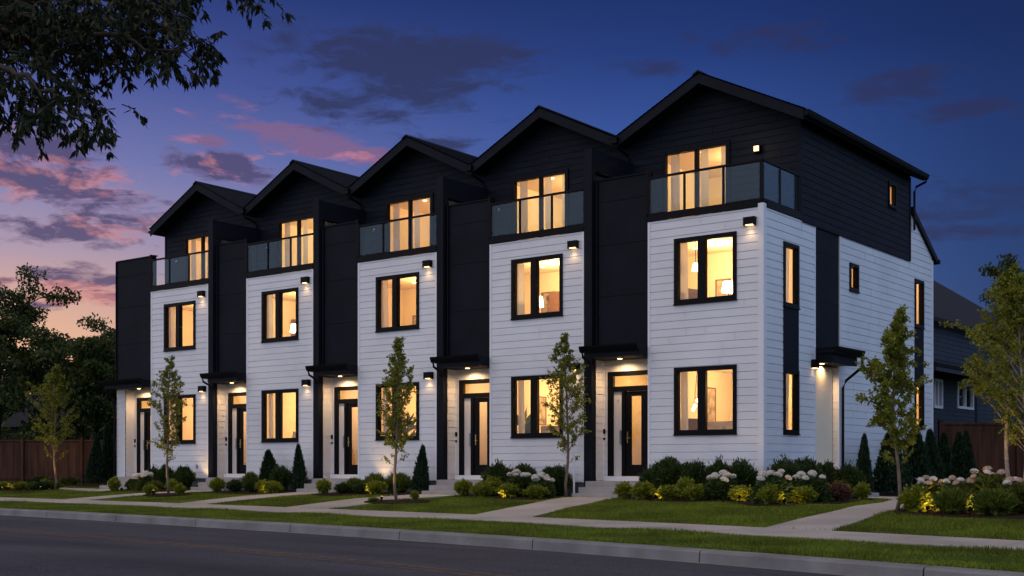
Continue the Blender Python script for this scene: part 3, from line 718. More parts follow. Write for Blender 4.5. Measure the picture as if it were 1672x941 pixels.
        q = MB(); q.prism([(.52, 3.93), (.57, 3.95), (.62, 4.05), (.63, 4.11), (.52, 4.11)], 2.80, 4.50); q.box(.03, .50, 2.84, 4.42, 4.043, 4.10)
        P(q, 'gutter', M['black'], cs)
        q = MB(); q.tube([(.57, 4.44, 3.95), (.56, 4.46, 3.72), (.50, 4.46, 3.66), (.15, 4.42, 3.38), (.07, 4.41, 3.2), (.07, 4.41, .8)], .036, 8); P(q, 'downspout', M['black'], cs)
        q = MB(); q.lathe([(0, -.012), (.05, -.012), (.065, -.004), (.065, 0)], (-.1, 3.5, 3.76), 14); P(q, 'downlight', M['lens'], cs)
        light('side_porch_lamp', 'SPOT', (-.1, 3.5, 3.74), (1, .62, .30), 110, root, size=.04, rot=(0, 0, 0), spot=R(150), blend=.7)
        q = MB(); q.box(.016, .14, 2.58, 2.78, 3.60, 3.80); o = P(q, 'wall_light', M['black']); q = MB(); q.box(.03, .12, 2.61, 2.75, 3.582, 3.599); P(q, 'lamp_lens', M['lens2'], o)
        light('side_wall_glow', 'SPOT', (.10, 2.68, 3.55), (1, .70, .40), 1.2, root, size=.05, rot=(0, 0, 0), spot=R(140), blend=.9)
        q = MB()
        for i, (d_, z) in enumerate(((.42, .825), (.74, .68), (1.04, .535))):
            q.box(-.60 if i == 0 else d_-.32, d_, 2.95, 4.35, .36-.05*i, z)
        P(q, 'side_steps', M['step'])
    # shift everything made here so that the empty sits at the base of the house
    off = Vector((2.45, 0, -.43))
    for o in set(bpy.data.objects)-before:
        if o is root: continue
        if o.type == 'MESH': o.data.transform(Matrix.Translation(off))
        else: o.location = Vector(o.location)+off
    del root['_x']
    return root
LB = ['far-end white and charcoal townhouse, leftmost of the terrace, with no black pier',
      'white and charcoal townhouse next to the far-end one, second from the fence',
      'middle townhouse of the five, behind the slim tree in a round mulch ring',
      'white and charcoal townhouse beside the corner one, two white hydrangeas under its window',
      'corner townhouse at the right end with lit side windows and a side porch']
houses = [townhouse(k, LB[k]) for k in range(5)]

# house number marks on two sidelights
def digit(txt, loc, parent_house, size=.13):
    cu = bpy.data.curves.new('house_number', 'FONT'); cu.body = txt; cu.size = size; cu.extrude = .002
    t0 = bpy.data.objects.new('tmp', cu); me = bpy.data.meshes.new_from_object(t0); bpy.data.objects.remove(t0); me.materials.clear()
    o = meshobj('house_number', me, M['steel'])
    o.parent = parent_house; o.rotation_euler = (R(90), 0, 0); o.location = loc
digit('7', (-4.26+2.45, .505, 2.78-.43), houses[4]); digit('1', (-4.26+2.45, .505, 2.78-.43), houses[3])

def leafmesh(name, P, D, L, W, nrm=None):
    """P base points, D directions (unit), L lengths, W widths: one pointed leaf each"""
    n = len(P); D = D/np.linalg.norm(D, axis=1, keepdims=True)
    if nrm is None: nrm = rng.normal(size=(n, 3))
    side = np.cross(D, nrm); side /= np.linalg.norm(side, axis=1, keepdims=True)+1e-9
    up = np.cross(side, D)
    L = np.broadcast_to(L, n)[:, None]; W = np.broadcast_to(W, n)[:, None]
    v = np.stack([P, P+D*L*.45+side*W*.5+up*W*.12, P+D*L-up*L*.08, P+D*L*.45-side*W*.5+up*W*.12], 1)
    return v.astype(np.float32)
def mesh_from(name, quads, tubes=None):
    n = len(quads); me = bpy.data.meshes.new(name)
    me.vertices.add(4*n); me.vertices.foreach_set('co', quads.ravel())
    me.loops.add(4*n); me.loops.foreach_set('vertex_index', np.arange(4*n, dtype=np.int32))
    me.polygons.add(n); me.polygons.foreach_set('loop_start', np.arange(0, 4*n, 4, dtype=np.int32)); me.update(); me.validate()
    return me
def rdir(n):
    v = rng.normal(size=(n, 3)); return v/np.linalg.norm(v, axis=1, keepdims=True)


# ------------------------------------------------------------------ furniture seen through the windows
def sofa(x, y, z, w, label, rz=0, m='sofa'):
    r = empty('sofa', (x, y, z), rz); tag(r, label, 'sofa')
    q = MB(); q.box(-w/2, w/2, -.4, .4, .12, .42); q.build('seat', M[m], r)
    q = MB(); q.box(-w/2, w/2, .26, .45, .42, .95); q.build('backrest', M[m], r)
    for s in (-1, 1):
        q = MB(); q.box(s*w/2-.08, s*w/2+.08, -.42, .44, .10, .66); q.build('armrest', M[m], r)
    for s in (-1, 1):
        q = MB(); q.box(s*w*.22-.2, s*w*.22+.2, .12, .25, .45, .86); q.build('cushion', M['curtain'], r)
    return r
def armchair(x, y, z, label, rz=0):
    r = empty('armchair', (x, y, z), rz); tag(r, label, 'armchair')
    q = MB(); q.box(-.32, .32, -.3, .3, .36, .48); q.build('seat', M['wood'], r)
    q = MB(); q.hexa([(-.32, .24, .46), (.32, .24, .46), (.32, .3, .46), (-.32, .3, .46), (-.36, .36, 1.08), (.36, .36, 1.08), (.36, .42, 1.08), (-.36, .42, 1.08)]); q.build('backrest', M['wood'], r)
    for sx in (-1, 1):
        q = MB(); q.box(sx*.33-.03, sx*.33+.03, -.28, .28, .62, .67); q.build('armrest', M['wood'], r)
        for sy in (-1, 1):
            q = MB(); q.box(sx*.33-.02, sx*.33+.02, sy*.26-.02, sy*.26+.02, .0, .62); q.build('leg', M['wood'], r)
    return r
def picture(x, y, z, w, h, label, c=(.35, .22, .12)):
    r = empty('wall_picture', (x, y, z)); tag(r, label, 'picture')
    q = MB()
    q.box(-w/2, w/2, -.02, .0, 0, .03); q.box(-w/2, w/2, -.02, 0, h-.03, h); q.box(-w/2, -w/2+.03, -.02, 0, .03, h-.03); q.box(w/2-.03, w/2, -.02, 0, .03, h-.03)
    q.build('frame', M['wood'], r)
    q = MB(); q.box(-w/2+.03, w/2-.03, -.008, -.002, .03, h-.03); q.build('canvas', mat('print_%d' % int(w*100+h*1000), c, .8, .6, 5, col2=(.6, .5, .35)), r)
    return r
def pendant(x, y, ztop, drop, label, cluster=False):
    r = empty('pendant_lamp', (x, y, ztop)); tag(r, label, 'lamp')
    if not cluster:
        q = MB(); q.tube([(0, 0, 0), (0, 0, -drop)], .008, 6); q.lathe([(.05, -.02), (.05, 0), (0, 0)]); q.build('cord', M['black'], r)
        q = MB(); q.lathe([(.03, -drop), (.07, -drop-.04), (.09, -drop-.2), (.0, -drop-.2)]); q.build('lamp_shade', M['bulb'], r)
    else:
        for i, (dx, dz) in enumerate(((0, 0), (-.07, -.13), (.09, -.05), (-.12, -.22))):
            q = MB(); q.tube([(0, 0, 0), (dx, 0, -drop+dz)], .005, 5); c = q.build('cord', M['black'], r)
            q = MB(); q.lathe([(0, .045), (.032, .032), (.045, 0), (.032, -.032), (0, -.045)], (dx, 0, -drop+dz)); q.build('bulb', M['bulb'], c, True)
def floor_lamp(x, y, z, label):
    r = empty('floor_lamp', (x, y, z)); tag(r, label, 'lamp')
    q = MB(); q.lathe([(0, 0), (.14, 0), (.14, .02), (.015, .03), (.012, 1.3), (0, 1.3)]); q.build('stand', M['black'], r)
    q = MB(); q.lathe([(.17, 1.25), (.13, 1.5)]); q.build('lamp_shade', M['bulb'], r)
    return r
U = [-(4-k)*4.9 for k in range(5)]
def potted(x, y, z, label, h=1.9):
    r = empty('potted_plant', (x, y, z)); tag(r, label, 'plant')
    q = MB(); q.lathe([(0, 0), (.14, 0), (.2, .38), (.17, .38), (0, .34)]); q.build('pot', M['pewhite'], r)
    P_ = np.zeros((90, 3)); P_[:, 2] = rng.uniform(.4, h*.75, 90); D_ = rdir(90); D_[:, 2] = np.abs(D_[:, 2])*.8+.2
    me = mesh_from('leaves', leafmesh('x', P_+D_*.12, D_, .42, .10)); me.materials.append(G_green); meshobj('foliage', me, None, r)
def bookcase(x, y, z, label, rz=0, h=2.1):
    r = empty('bookcase', (x, y, z), rz); tag(r, label, 'bookcase')
    q = MB(); q.box(-.45, -.41, -.15, .15, 0, h); q.box(.41, .45, -.15, .15, 0, h); q.box(-.41, .41, .13, .15, 0, h); q.box(-.45, .45, -.15, .15, h, h+.03); q.build('case', M['wood'], r)
    for i in range(5):
        q = MB(); q.box(-.409, .409, -.15, .129, .1+i*.42, .13+i*.42); sh = q.build('shelf', M['wood'], r)
        q = MB(); xx = -.38
        while xx < .3: w_ = random.uniform(.03, .09); q.box(xx, xx+w_-.004, -.1, .1, .131+i*.42, .131+i*.42+random.uniform(.18, .32)); xx += w_
        q.build('books', M['sofa'] if i % 2 else M['petan'], sh)
sofa(U[4]-1.65, 1.1, .95, 1.2, 'pale sofa inside the corner townhouse, behind its ground-floor front window').scale = (1, 1, 1.42)
armchair(U[4]-2.5, .9, .95, 'brown wooden armchair inside the corner townhouse at the ground-floor window', R(-120)).scale = (1, 1, 1.3)
pendant(U[4]-2.35, 1.2, 3.67, .85, 'lit cluster of small glass bulbs behind the corner ground-floor window', True)
picture(U[4]-2.955, 3.0, 2.25, .5, 1.0, 'dark tall picture on the wall behind the corner ground-floor window').rotation_euler = (0, 0, R(90))
pendant(U[4]-2.35, 1.1, 6.85, .65, 'single lit pendant lamp behind the first-floor window of the corner townhouse')
floor_lamp(U[4]-1.5, 1.2, 4.1, 'lit floor lamp on the first floor of the corner townhouse').scale = (1, 1, 1.05)
armchair(U[4]-2.6, .9, 4.1, 'wooden chair on the first floor of the corner townhouse', R(-100)).scale = (1, 1, 1.3)
picture(U[4]-2.9, 3.585, 5.45, .45, .7, 'framed picture on the back wall of the first floor of the corner townhouse')
picture(U[3]-3.7, 3.585, 5.5, .5, .8, 'framed picture on the first floor of the house beside the corner one', (.2, .12, .06))
floor_lamp(U[3]-2.2, 1.0, 4.1, 'lit floor lamp on the first floor of the house beside the corner one').scale = (1, 1, 1.1)
bookcase(U[3]-3.0, 3.4, 4.1, 'tall bookcase on the first floor of the house beside the corner one', R(180))
sofa(U[3]-1.7, .95, .95, 1.1, 'sofa behind the ground-floor window of the townhouse beside the corner one').scale = (1, 1, 1.4)
potted(U[3]-2.5, .75, .95, 'leafy potted plant behind the ground-floor window of the house beside the corner one')
picture(U[3]-2.955, 2.2, 2.35, .45, .8, 'small dark picture on the ground floor of the townhouse beside the corner one').rotation_euler = (0, 0, R(90))
picture(U[2]-3.9, 3.585, 5.5, .5, .5, 'small square picture behind the first-floor window of the middle townhouse')
bookcase(U[2]-3.1, 3.4, 4.1, 'tall bookcase behind the first-floor window of the middle townhouse', R(180))
bookcase(U[1]-4.1, 3.4, 4.1, 'tall bookcase behind the first-floor window of the second house from the fence', R(180))
floor_lamp(U[1]-1.9, 1.0, 4.1, 'lit floor lamp behind the first-floor window of the second house from the fence').scale = (1, 1, 1.05)
sofa(U[1]-1.7, .95, .95, 1.1, 'pale sofa behind the ground-floor window of the second house from the fence').scale = (1, 1, 1.42)
sofa(U[0]-1.7, .95, .95, 1.0, 'white sofa behind the ground-floor window of the far-end townhouse').scale = (1, 1, 1.5)
potted(U[2]-1.9, .8, .95, 'leafy potted plant behind the ground-floor window of the middle townhouse')
for k, t in ((4, 'low brown cabinet on the top floor of the corner townhouse'), (3, 'low brown cabinet on the top floor beside the corner townhouse'), (2, 'low brown cabinet on the top floor of the middle townhouse')):
    r = empty('cabinet', (U[k]-2.4, 3.4, 7.22)); tag(r, t, 'cabinet')
    q = MB(); q.box(-.6, .6, -.25, .25, .1, .75); q.build('carcass', M['wood'], r)
    q = MB(); q.box(-.63, .63, -.28, .26, .75, .79); q.build('top', M['wood'], r)
    for i in range(3): q = MB(); q.box(-.58+i*.39, -.21+i*.39, -.265, -.252, .14, .71); q.build('drawer', M['wood'], r)
    for sx in (-.5, .5): q = MB(); q.box(sx-.03, sx+.03, -.2, .2, 0, .1); q.build('leg', M['black'], r)

# ------------------------------------------------------------------ foliage helpers
def plant_mesh(kind):
    """unit plant: radius .5 in x/y, height 1"""
    if kind in 'dypgkm':
        n = {'d': 2600, 'y': 1100, 'p': 900, 'g': 1300, 'm': 1500, 'k': 1000}[kind]
        d = rdir(n); d[:, 2] = np.abs(d[:, 2])*1.1-.12; d /= np.linalg.norm(d, axis=1, keepdims=True)
        lump = 1+.17*np.sin(d[:, 0]*7+rng.uniform(0, 6))*np.sin(d[:, 1]*6+rng.uniform(0, 6))+.08*np.sin(d[:, 2]*9+d[:, 0]*5)
        r = rng.uniform(.62, 1.0, n)**.6*lump
        P = np.stack([d[:, 0]*r*.44, d[:, 1]*r*.44, .38+d[:, 2]*r*.52], 1); P[:, 2] = np.maximum(P[:, 2], .02)
        sp = rng.random(n) < .07; P[sp] = P[sp]*[1.06, 1.06, 1.0]+np.stack([0*r[sp], 0*r[sp], rng.uniform(.02, .14, sp.sum())], 1)
        out = d+rng.normal(0, .55, (n, 3)); out[:, 2] += .35
        if kind == 'd': q = leafmesh('x', P, out, rng.uniform(.06, .15, n), rng.uniform(.028, .045, n))
        elif kind == 'g' :
            out = d*.7+rng.normal(0, .25, (n, 3)); out[:, 2] += .9; q = leafmesh('x', P*[.8, .8, .75], out, rng.uniform(.15, .34, n), rng.uniform(.03, .05, n))
        else: q = leafmesh('x', P, out, rng.uniform(.10, .20, n), rng.uniform(.05, .09, n))
        # short inner stems fill
        m = 500; d2 = rdir(m); P2 = d2*[.3, .3, .36]*rng.uniform(.5, 1, (m, 1))+[0, 0, .36]
        q2 = leafmesh('x', P2, rdir(m), .22, .2)
        return mesh_from('shrub', np.concatenate([q, q2]))
    if kind == 'h':
        n = 1100; d = rdir(n); d[:, 2] = np.abs(d[:, 2])
        P = d*[.40, .40, .72]*rng.uniform(.55, 1, (n, 1))+[0, 0, .05]
        out = d+rng.normal(0, .5, (n, 3)); q = leafmesh('x', P, out, rng.uniform(.14, .24, n), rng.uniform(.08, .13, n))
        return mesh_from('hydrangea_foliage', q)
    if kind == 'c':
        n = 5200; t = rng.random(n)**.75; a = rng.uniform(0, 2*np.pi, n)
        rad = .46*(1-t)**.8*(1+.22*np.sin(a*3+t*31)*np.sin(a*7-t*23))*rng.uniform(.45, 1.22, n)+.01
        rad *= np.clip(t*14+.55, 0, 1)
        P = np.stack([np.cos(a)*rad, np.sin(a)*rad, .02+t*.94], 1)
        out = np.stack([np.cos(a)*.8, np.sin(a)*.8, np.full(n, .9)], 1)+rng.normal(0, .45, (n, 3))
        q = leafmesh('x', P, out, rng.uniform(.06, .14, n), rng.uniform(.03, .055, n))
        return mesh_from('conifer', q)
PM = {k: [plant_mesh(k) for _ in range(3)] for k in 'dygphc'}
PMAT = {'d': G_boxwood, 'y': G_yellow, 'g': G_green, 'p': G_pink, 'h': G_hyd, 'c': G_con}
for k in PM:
    for me in PM[k]: me.materials.append(PMAT[k])
PM['H'] = [me.copy() for me in PM['h']]
for me in PM['H']: me.materials.clear(); me.materials.append(leafmat('hydrangea_gold_leaves_%d' % len(bpy.data.materials), (.06, .085, .014), (.17, .19, .03)))
KN = {'d': ('boxwood_shrub', 'shrub'), 'y': ('golden_shrub', 'shrub'), 'g': ('leafy_shrub', 'shrub'), 'p': ('russet_shrub', 'shrub'), 'c': ('conifer', 'conifer')}
def bloom_mesh(r=.5, flat=.85):
    n = 260; d = rdir(n); d[:, 2] = np.abs(d[:, 2]); P = d*[r, r, r*flat]
    out = np.cross(d, rdir(n))+d*.4
    q = leafmesh('x', P-out*.1, out, .26*r*2*.5, .24*r*2*.5, nrm=d)
    n2 = 120; d2 = rdir(n2)*[r*.8, r*.8, r*flat*.7]; q2 = leafmesh('x', np.abs(d2)*np.sign(d2)*[1, 1, .5]+[0, 0, r*.12], rdir(n2), .3*r, .3*r)
    return mesh_from('flower_head', np.concatenate([q, q2]))
BL = [bloom_mesh(), bloom_mesh()]; BL[0].materials.append(M['pewhite']); BL2 = [bloom_mesh()]; BL2[0].materials.append(M['petan']); BL[1].materials.append(M['pewhite'])
cnt = 0
def plant(k, X, Y, h, w, label, group=None, nb=8, tan=False):
    global cnt; cnt += 1
    z = zg(X, Y)+.02; rz = random.uniform(0, 6.28)
    if k in 'hH':
        if not tan: Y -= .22
        r = empty('hydrangea', (X, Y, z)); tag(r, label, 'hydrangea', group)
        f = meshobj('foliage', PM['H' if tan else 'h'][cnt % 3], None, r); f.scale = (w*1.15, w*1.15, h); f.rotation_euler = (0, 0, rz)
        for i in range(nb):
            a = i*2.4+rz; rr = w*.42*math.sqrt((i+.5)/nb); t = math.sqrt(max(0, 1-(rr/(w*.5))**2))
            me = BL2[0] if (tan and i % 2 == 0) else BL[i % 2]
            b = meshobj('flower_head', me, None, r); s = random.uniform(.15, .23)*(1.0 if not tan else .75)
            b.location = (rr*math.cos(a), rr*math.sin(a), h*(.50+.46*t)+random.uniform(-.04, .03)); b.scale = (s, s, s*random.uniform(.8, 1.05))
            b.rotation_euler = (random.uniform(-.4, .4), random.uniform(-.4, .4), 0)
        return r
    nm, cat = KN[k]
    if k == 'c': nm = 'evergreen_conifer'
    o = meshobj(nm, PM[k][cnt % 3], None); o.location = (X, Y, z); o.rotation_euler = (0, 0, rz); o.scale = (w*random.uniform(.94, 1.12), w*random.uniform(.94, 1.12), h*random.uniform(.97, 1.08)); o.rotation_euler = (random.uniform(-.07, .07), random.uniform(-.07, .07), rz)
    tag(o, label, cat, group); return o
PL = [
('d', -2.5, -.75, .67, .55, 'small dark boxwood right of the corner townhouse front steps'),
('d', -2.05, -.72, .92, .88, 'largest round boxwood under the corner front window, nearest its steps'),
('d', -1.42, -.7, .88, .74, 'second big boxwood from the steps under the corner front window'),
('d', -.83, -.62, .90, .70, 'third big boxwood from the steps, under the right of the corner window'),
('d', -.26, -.6, .92, .74, 'big boxwood at the front corner post of the corner townhouse'),
('y', -2.62, -1.72, .36, .46, 'golden shrub at the foot of the corner townhouse front steps'),
('y', -2.08, -1.78, .36, .56, 'second golden shrub right of the corner front steps'),
('y', -1.41, -1.83, .32, .52, 'third golden shrub right of the corner front steps'),
('y', -1.2, -1.38, .48, .46, 'taller golden shrub standing between the boxwoods and the front row'),
('y', -.72, -1.83, .32, .52, 'golden shrub just left of the white hydrangea by the corner'),
('y', .37, -1.78, .33, .50, 'brightly lit golden shrub between the two corner hydrangeas'),
('h', -.26, -1.3, .60, .74, 'white hydrangea in front of the boxwoods under the corner front window'),
('d', .72, -.47, .90, .84, 'dark boxwood at the side wall nearest the front corner'),
('d', .72, .72, .94, .90, 'large dark boxwood under the tall side window of the corner townhouse'),
('d', .8, 1.55, .80, .68, 'dark boxwood left of the side porch of the corner townhouse'),
('d', 1.25, 1.8, .74, .74, 'low spreading boxwood in front of the side porch'),
('h', 1.45, -2.3, .66, .76, 'white hydrangea at the very corner of the terrace, left of the two'),
('h', 1.7, -1.15, .62, .86, 'white hydrangea on the side of the corner townhouse, right of the two'),
('y', 1.55, -2.85, .36, .46, 'golden shrub at the tip of the corner flower bed'),
('y', 2.05, -2.35, .33, .54, 'golden shrub in front of the side hydrangea'),
('y', 1.95, .95, .38, .34, 'small golden shrub beside the side porch steps'),
('y', 1.05, 2.45, .62, .40, 'upright golden shrub at the wall by the side porch steps'),
('p', 2.1, -.76, .38, .54, 'russet leaved shrub in the side bed near the walkway'),
('c', .42, 4.85, 1.50, .46, 'small slim conifer just beyond the side porch downspout'),
('d', -7.2, -.58, .78, .76, 'left round boxwood of three under the window beside the corner townhouse'),
('d', -6.38, -.58, .78, .75, 'middle round boxwood of three under the window beside the corner townhouse'),
('d', -5.42, -.6, .78, .84, 'right round boxwood of three, behind the slim tree by the steps'),
('h', -5.87, -1.22, .61, .70, 'white hydrangea in front of the middle of three boxwoods'),
('h', -5.15, -1.25, .54, .60, 'white hydrangea just left of the slim tree by the corner steps'),
('y', -7.6, -1.5, .40, .47, 'golden shrub at the steps of the house beside the corner one'),
('y', -6.78, -1.72, .36, .54, 'second golden shrub in the bed with three boxwoods'),
('y', -6.9, -1.2, .44, .48, 'taller golden shrub behind the front row, below three boxwoods'),
('y', -5.89, -1.82, .31, .58, 'golden shrub lit from below in front of a white hydrangea'),
('y', -5.05, -1.85, .28, .53, 'golden shrub at the left foot of the slim tree by the steps'),
('g', -7.38, -1.15, .34, .26, 'narrow green shrub beside the steps in the bed with three boxwoods'),
('g', -12.1, -.9, .48, .54, 'low green shrub right of the middle townhouse steps'),
('g', -11.5, -.7, .62, .70, 'feathery green shrub under the window of the middle townhouse, left one'),
('g', -10.6, -.7, .60, .80, 'feathery green shrub under the window of the middle townhouse, right one'),
('y', -10.75, -1.4, .34, .56, 'lit golden shrub in front of the middle townhouse window'),
('d', -12.02, -1.42, .33, .50, 'low dark clipped ball beside the middle townhouse steps'),
('d', -11.38, -1.4, .30, .36, 'smaller dark clipped ball in the middle townhouse bed'),
('y', -12.78, -1.45, .40, .43, 'golden shrub at the foot of the middle townhouse steps'),
('c', -9.98, -.5, 1.27, .48, 'slim conifer against the wall of the middle townhouse'),
('y', -8.6, -3.75, .10, .30, 'tiny ground plant left of the tree in the round mulch ring'),
('y', -7.75, -3.2, .24, .20, 'tiny golden plant right of the tree in the round mulch ring'),
('c', -16.0, -.55, 1.2, .76, 'broad conifer under the window of the second house from the fence'),
('d', -15.3, -.8, .72, .70, 'round boxwood between the two conifers of the second house'),
('c', -14.76, -.5, 1.26, .48, 'slim conifer at the pier of the second house from the fence'),
('g', -16.6, -.8, .61, .55, 'green shrub left of the broad conifer'),
('y', -15.35, -1.42, .37, .42, 'golden shrub in front of the round boxwood, left of the pair'),
('y', -14.9, -1.45, .35, .48, 'golden shrub in front of the slim conifer, right of the pair'),
('d', -15.89, -1.42, .36, .42, 'low dark ball in front of the broad conifer'),
('d', -16.61, -1.42, .37, .48, 'low dark ball left of the broad conifer'),
('y', -17.38, -1.45, .41, .43, 'golden shrub at the steps of the second house from the fence'),
('d', -21.75, -.55, .72, .52, 'left round boxwood under the far-end townhouse window'),
('d', -21.1, -.55, .74, .62, 'middle round boxwood behind the thin tree at the far end'),
('d', -20.05, -.62, .76, .74, 'right round boxwood under the far-end townhouse window'),
('h', -21.34, -.98, .55, .70, 'small white hydrangea in the far-end townhouse bed'),
('y', -22.05, -1.85, .42, .42, 'golden shrub at the far-end townhouse steps'),
('d', -21.6, -1.5, .37, .42, 'dark clipped ball nearest the far-end steps'),
('d', -21.14, -1.42, .34, .33, 'smallest clipped ball in the far-end bed'),
('g', -20.4, -1.52, .37, .54, 'green clipped ball left of the thin tree at the far end'),
('y', -19.6, -1.45, .36, .40, 'yellowish clipped ball right of the thin tree at the far end'),
('y', -18.65, -2.95, .30, .40, 'golden plant left of the trunk in the far-end mulch ring'),
('y', -17.5, -2.75, .33, .34, 'golden plant right of the trunk in the far-end mulch ring'),
('y', -27.9, -2.3, .30, .60, 'golden shrub farthest left along the cedar fence'),
('y', -27.2, -2.05, .27, .64, 'second golden shrub from the left along the cedar fence'),
('g', -26.6, -1.95, .30, .48, 'round green ball left of the tree before the cedar fence'),
('y', -26.2, -1.75, .36, .32, 'upright yellow shrub just left of the tree before the cedar fence'),
('d', -26.05, -2.0, .28, .54, 'dark ball just right of the tree before the cedar fence'),
('g', -26.0, -1.55, .30, .56, 'russet green ball nearest the left conifers'),
('d', -31.2, 1.1, .34, .9, 'dark low hedge plant behind the golden shrubs at the fence, left'),
('d', -30.3, 1.8, .32, .8, 'dark low hedge plant behind the golden shrubs at the fence, right'),
('c', -28.31, 1.56, 1.72, .62, 'shorter of the two conifers left of the terrace'),
('c', -28.68, 2.53, 2.32, .64, 'taller of the two conifers left of the terrace'),
('c', .85, 5.75, 1.50, 1.0, 'broad dark conifer at the side wall behind the street tree, left one'),
('c', .9, 7.2, 1.70, 1.0, 'broad dark conifer at the side wall behind the street tree, right one'),
('c', .8, 9.0, 1.66, .62, 'slim conifer below the tall rear side window'),
('c', .25, 11.75, 1.70, .62, 'slim conifer at the rear corner of the terrace, left of three by the fence'),
('c', .52, 11.95, 1.66, .60, 'middle slim conifer of three by the right fence'),
('c', .80, 12.15, 1.72, .58, 'rightmost slim conifer of three by the right fence'),
('h', 5.12, -3.9, .58, .66, 'large hydrangea with tan blooms at the left end of the right bed'),
('h', 5.62, -4.0, .60, .70, 'hydrangea with tan blooms, second from the left in the right bed'),
('h', 6.1, -3.7, .72, .95, 'biggest hydrangea with tan blooms in the middle of the right bed'),
('h', 6.75, -4.2, .60, .80, 'hydrangea with tan blooms at the right end of the right bed'),
('y', 5.0, -4.3, .42, .50, 'bright golden shrub at the left end of the right bed'),
('g', 5.75, -4.6, .46, .62, 'ferny green shrub in front of the right bed hydrangeas'),
('g', 6.5, -4.8, .48, .70, 'ferny green shrub lit from behind at the right of the bed'),
('h', 7.5, -3.9, .62, .9, 'hydrangea at the frame edge of the right bed'),
]
for i, (k, X, Y, h, w, lab) in enumerate(PL):
    tan = X > 4; plant(k, X, Y, h, w, lab, nb=(8 if tan else 8) if k == 'h' else 0, tan=tan)

# ------------------------------------------------------------------ trees
def branch(mb, p0, d, L, r0, n=6, droop=0., wob=.12, r1=None):
    pts = [Vector(p0)]; d = Vector(d).normalized()
    for i in range(n):
        d = (d+Vector((random.gauss(0, wob), random.gauss(0, wob), random.gauss(0, wob)*.6+droop))).normalized()
        pts.append(pts[-1]+d*(L/n))
    r1 = r0*.25 if r1 is None else r1
    mb.tube(pts, [r0+(r1-r0)*i/n for i in range(n+1)], 6 if r0 > .01 else 4)
    return pts
def along(pts, t):
    x = t*(len(pts)-1); i = min(int(x), len(pts)-2); return pts[i].lerp(pts[i+1], x-i)
def young_tree(X, Y, H, W, label, base=.27, bark='bark', nleaf=4940, leaf=.068, two=False, seed=0, lean=.02, maxw=.35):
    random.seed(100+seed); z = zg(X, Y)+.02
    r = empty('street_tree', (X, Y, z)); tag(r, label, 'tree', 'slim young trees along the terrace')
    tk = MB(); P = []; D = []
    tp = [Vector((0, 0, -.05))]; n = 14
    for i in range(1, n+1): tp.append(Vector((lean*H*math.sin(i*.5+seed), lean*H*math.cos(i*.7+seed)*.7, H*.97*i/n)))
    tk.tube(tp, [.036*H/4*(1-.85*i/n)+.004 for i in range(n+1)], 9)
    nb = 46
    for i in range(nb):
        t = base+(1-base)*((i+.5)/nb); p = along(tp, t)
        tt = (t-base)/(1-base)
        prof = (min(1, .55+tt/maxw*.45) if tt < maxw else max(.12, 1-((tt-maxw)/(1-maxw))**1.1))
        L = W*.5*prof*random.uniform(.75, 1.2)/math.sin(R(48)); a = i*2.399+random.uniform(-.3, .3)
        el = R(random.uniform(38, 60)); L = max(L, .10)
        d = (math.cos(a)*math.cos(el), math.sin(a)*math.cos(el), math.sin(el))
        bp = branch(tk, p, d, L, .010*(1.2-tt)+.003, 5, droop=.01)
        for q in range(4 if L > .25 else 2):
            s = along(bp, random.uniform(.35, 1)); dd = (bp[-1]-bp[0]).normalized()+Vector((random.gauss(0, .7), random.gauss(0, .7), random.gauss(.0, .5)))
            sp = branch(tk, s, dd, L*random.uniform(.25, .5)+.05, .004, 3, droop=-.03)
            for m in range(10):
                P.append(along(sp, random.random())); D.append(dd)
        for m in range(8): P.append(along(bp, random.uniform(.3, 1))); D.append(Vector(d))
    for s in range(3):                                                # low shoots hanging under the crown
        a = random.uniform(0, 6.28); p = along(tp, base*random.uniform(.72, .95))
        bp = branch(tk, p, (math.cos(a), math.sin(a), .9), .30*W+.12, .006, 4)
        for m in range(9): P.append(along(bp, random.uniform(.4, 1))); D.append(Vector((0, 0, -.4)))
    o = tk.build('trunk', M[bark], r, True)
    P = np.array(P); D = np.array([tuple(d) for d in D]); idx = rng.integers(0, len(P), nleaf)
    PP = P[idx]+rng.normal(0, .022, (nleaf, 3)); DD = D[idx]/np.linalg.norm(D[idx], axis=1, keepdims=True)*.5+rng.normal(0, .6, (nleaf, 3)); DD[:, 2] -= .15
    me = mesh_from('crown', leafmesh('x', PP, DD, rng.uniform(.7, 1.2, nleaf)*leaf, rng.uniform(.5, .78, nleaf)*leaf)); me.materials.append(G_tree)
    meshobj('crown', me, None, r); return r
young_tree(-25.67, -1.71, 4.3, 1.75, 'young yellow-green tree lit before the cedar fence, leftmost street tree', seed=1, nleaf=7174, maxw=.3)
young_tree(-18.1, -2.7, 4.15, 1.25, 'thin young tree before the far-end townhouse window', seed=2, nleaf=4484)
young_tree(-7.96, -3.61, 4.05, 1.0, 'slim young tree in a round mulch ring before the middle townhouse', seed=3, nleaf=4932)
young_tree(-4.86, -.85, 4.05, 1.15, 'slim young tree beside the steps left of the corner townhouse door', seed=5, nleaf=4932)
young_tree(4.62, -4.18, 3.6, 1.0, 'full young tree on the lawn edge in front of the side wall', seed=7, nleaf=10313, leaf=.066)
young_tree(5.18, .82, 4.9, 2.1, 'pale trunked twin tree at the right edge, left trunk', bark='birch', seed=9, nleaf=9416, leaf=.074, base=.27)
young_tree(5.62, .12, 4.6, 2.1, 'pale trunked twin tree at the right edge, right trunk', bark='birch', seed=12, nleaf=9416, leaf=.074, base=.27)

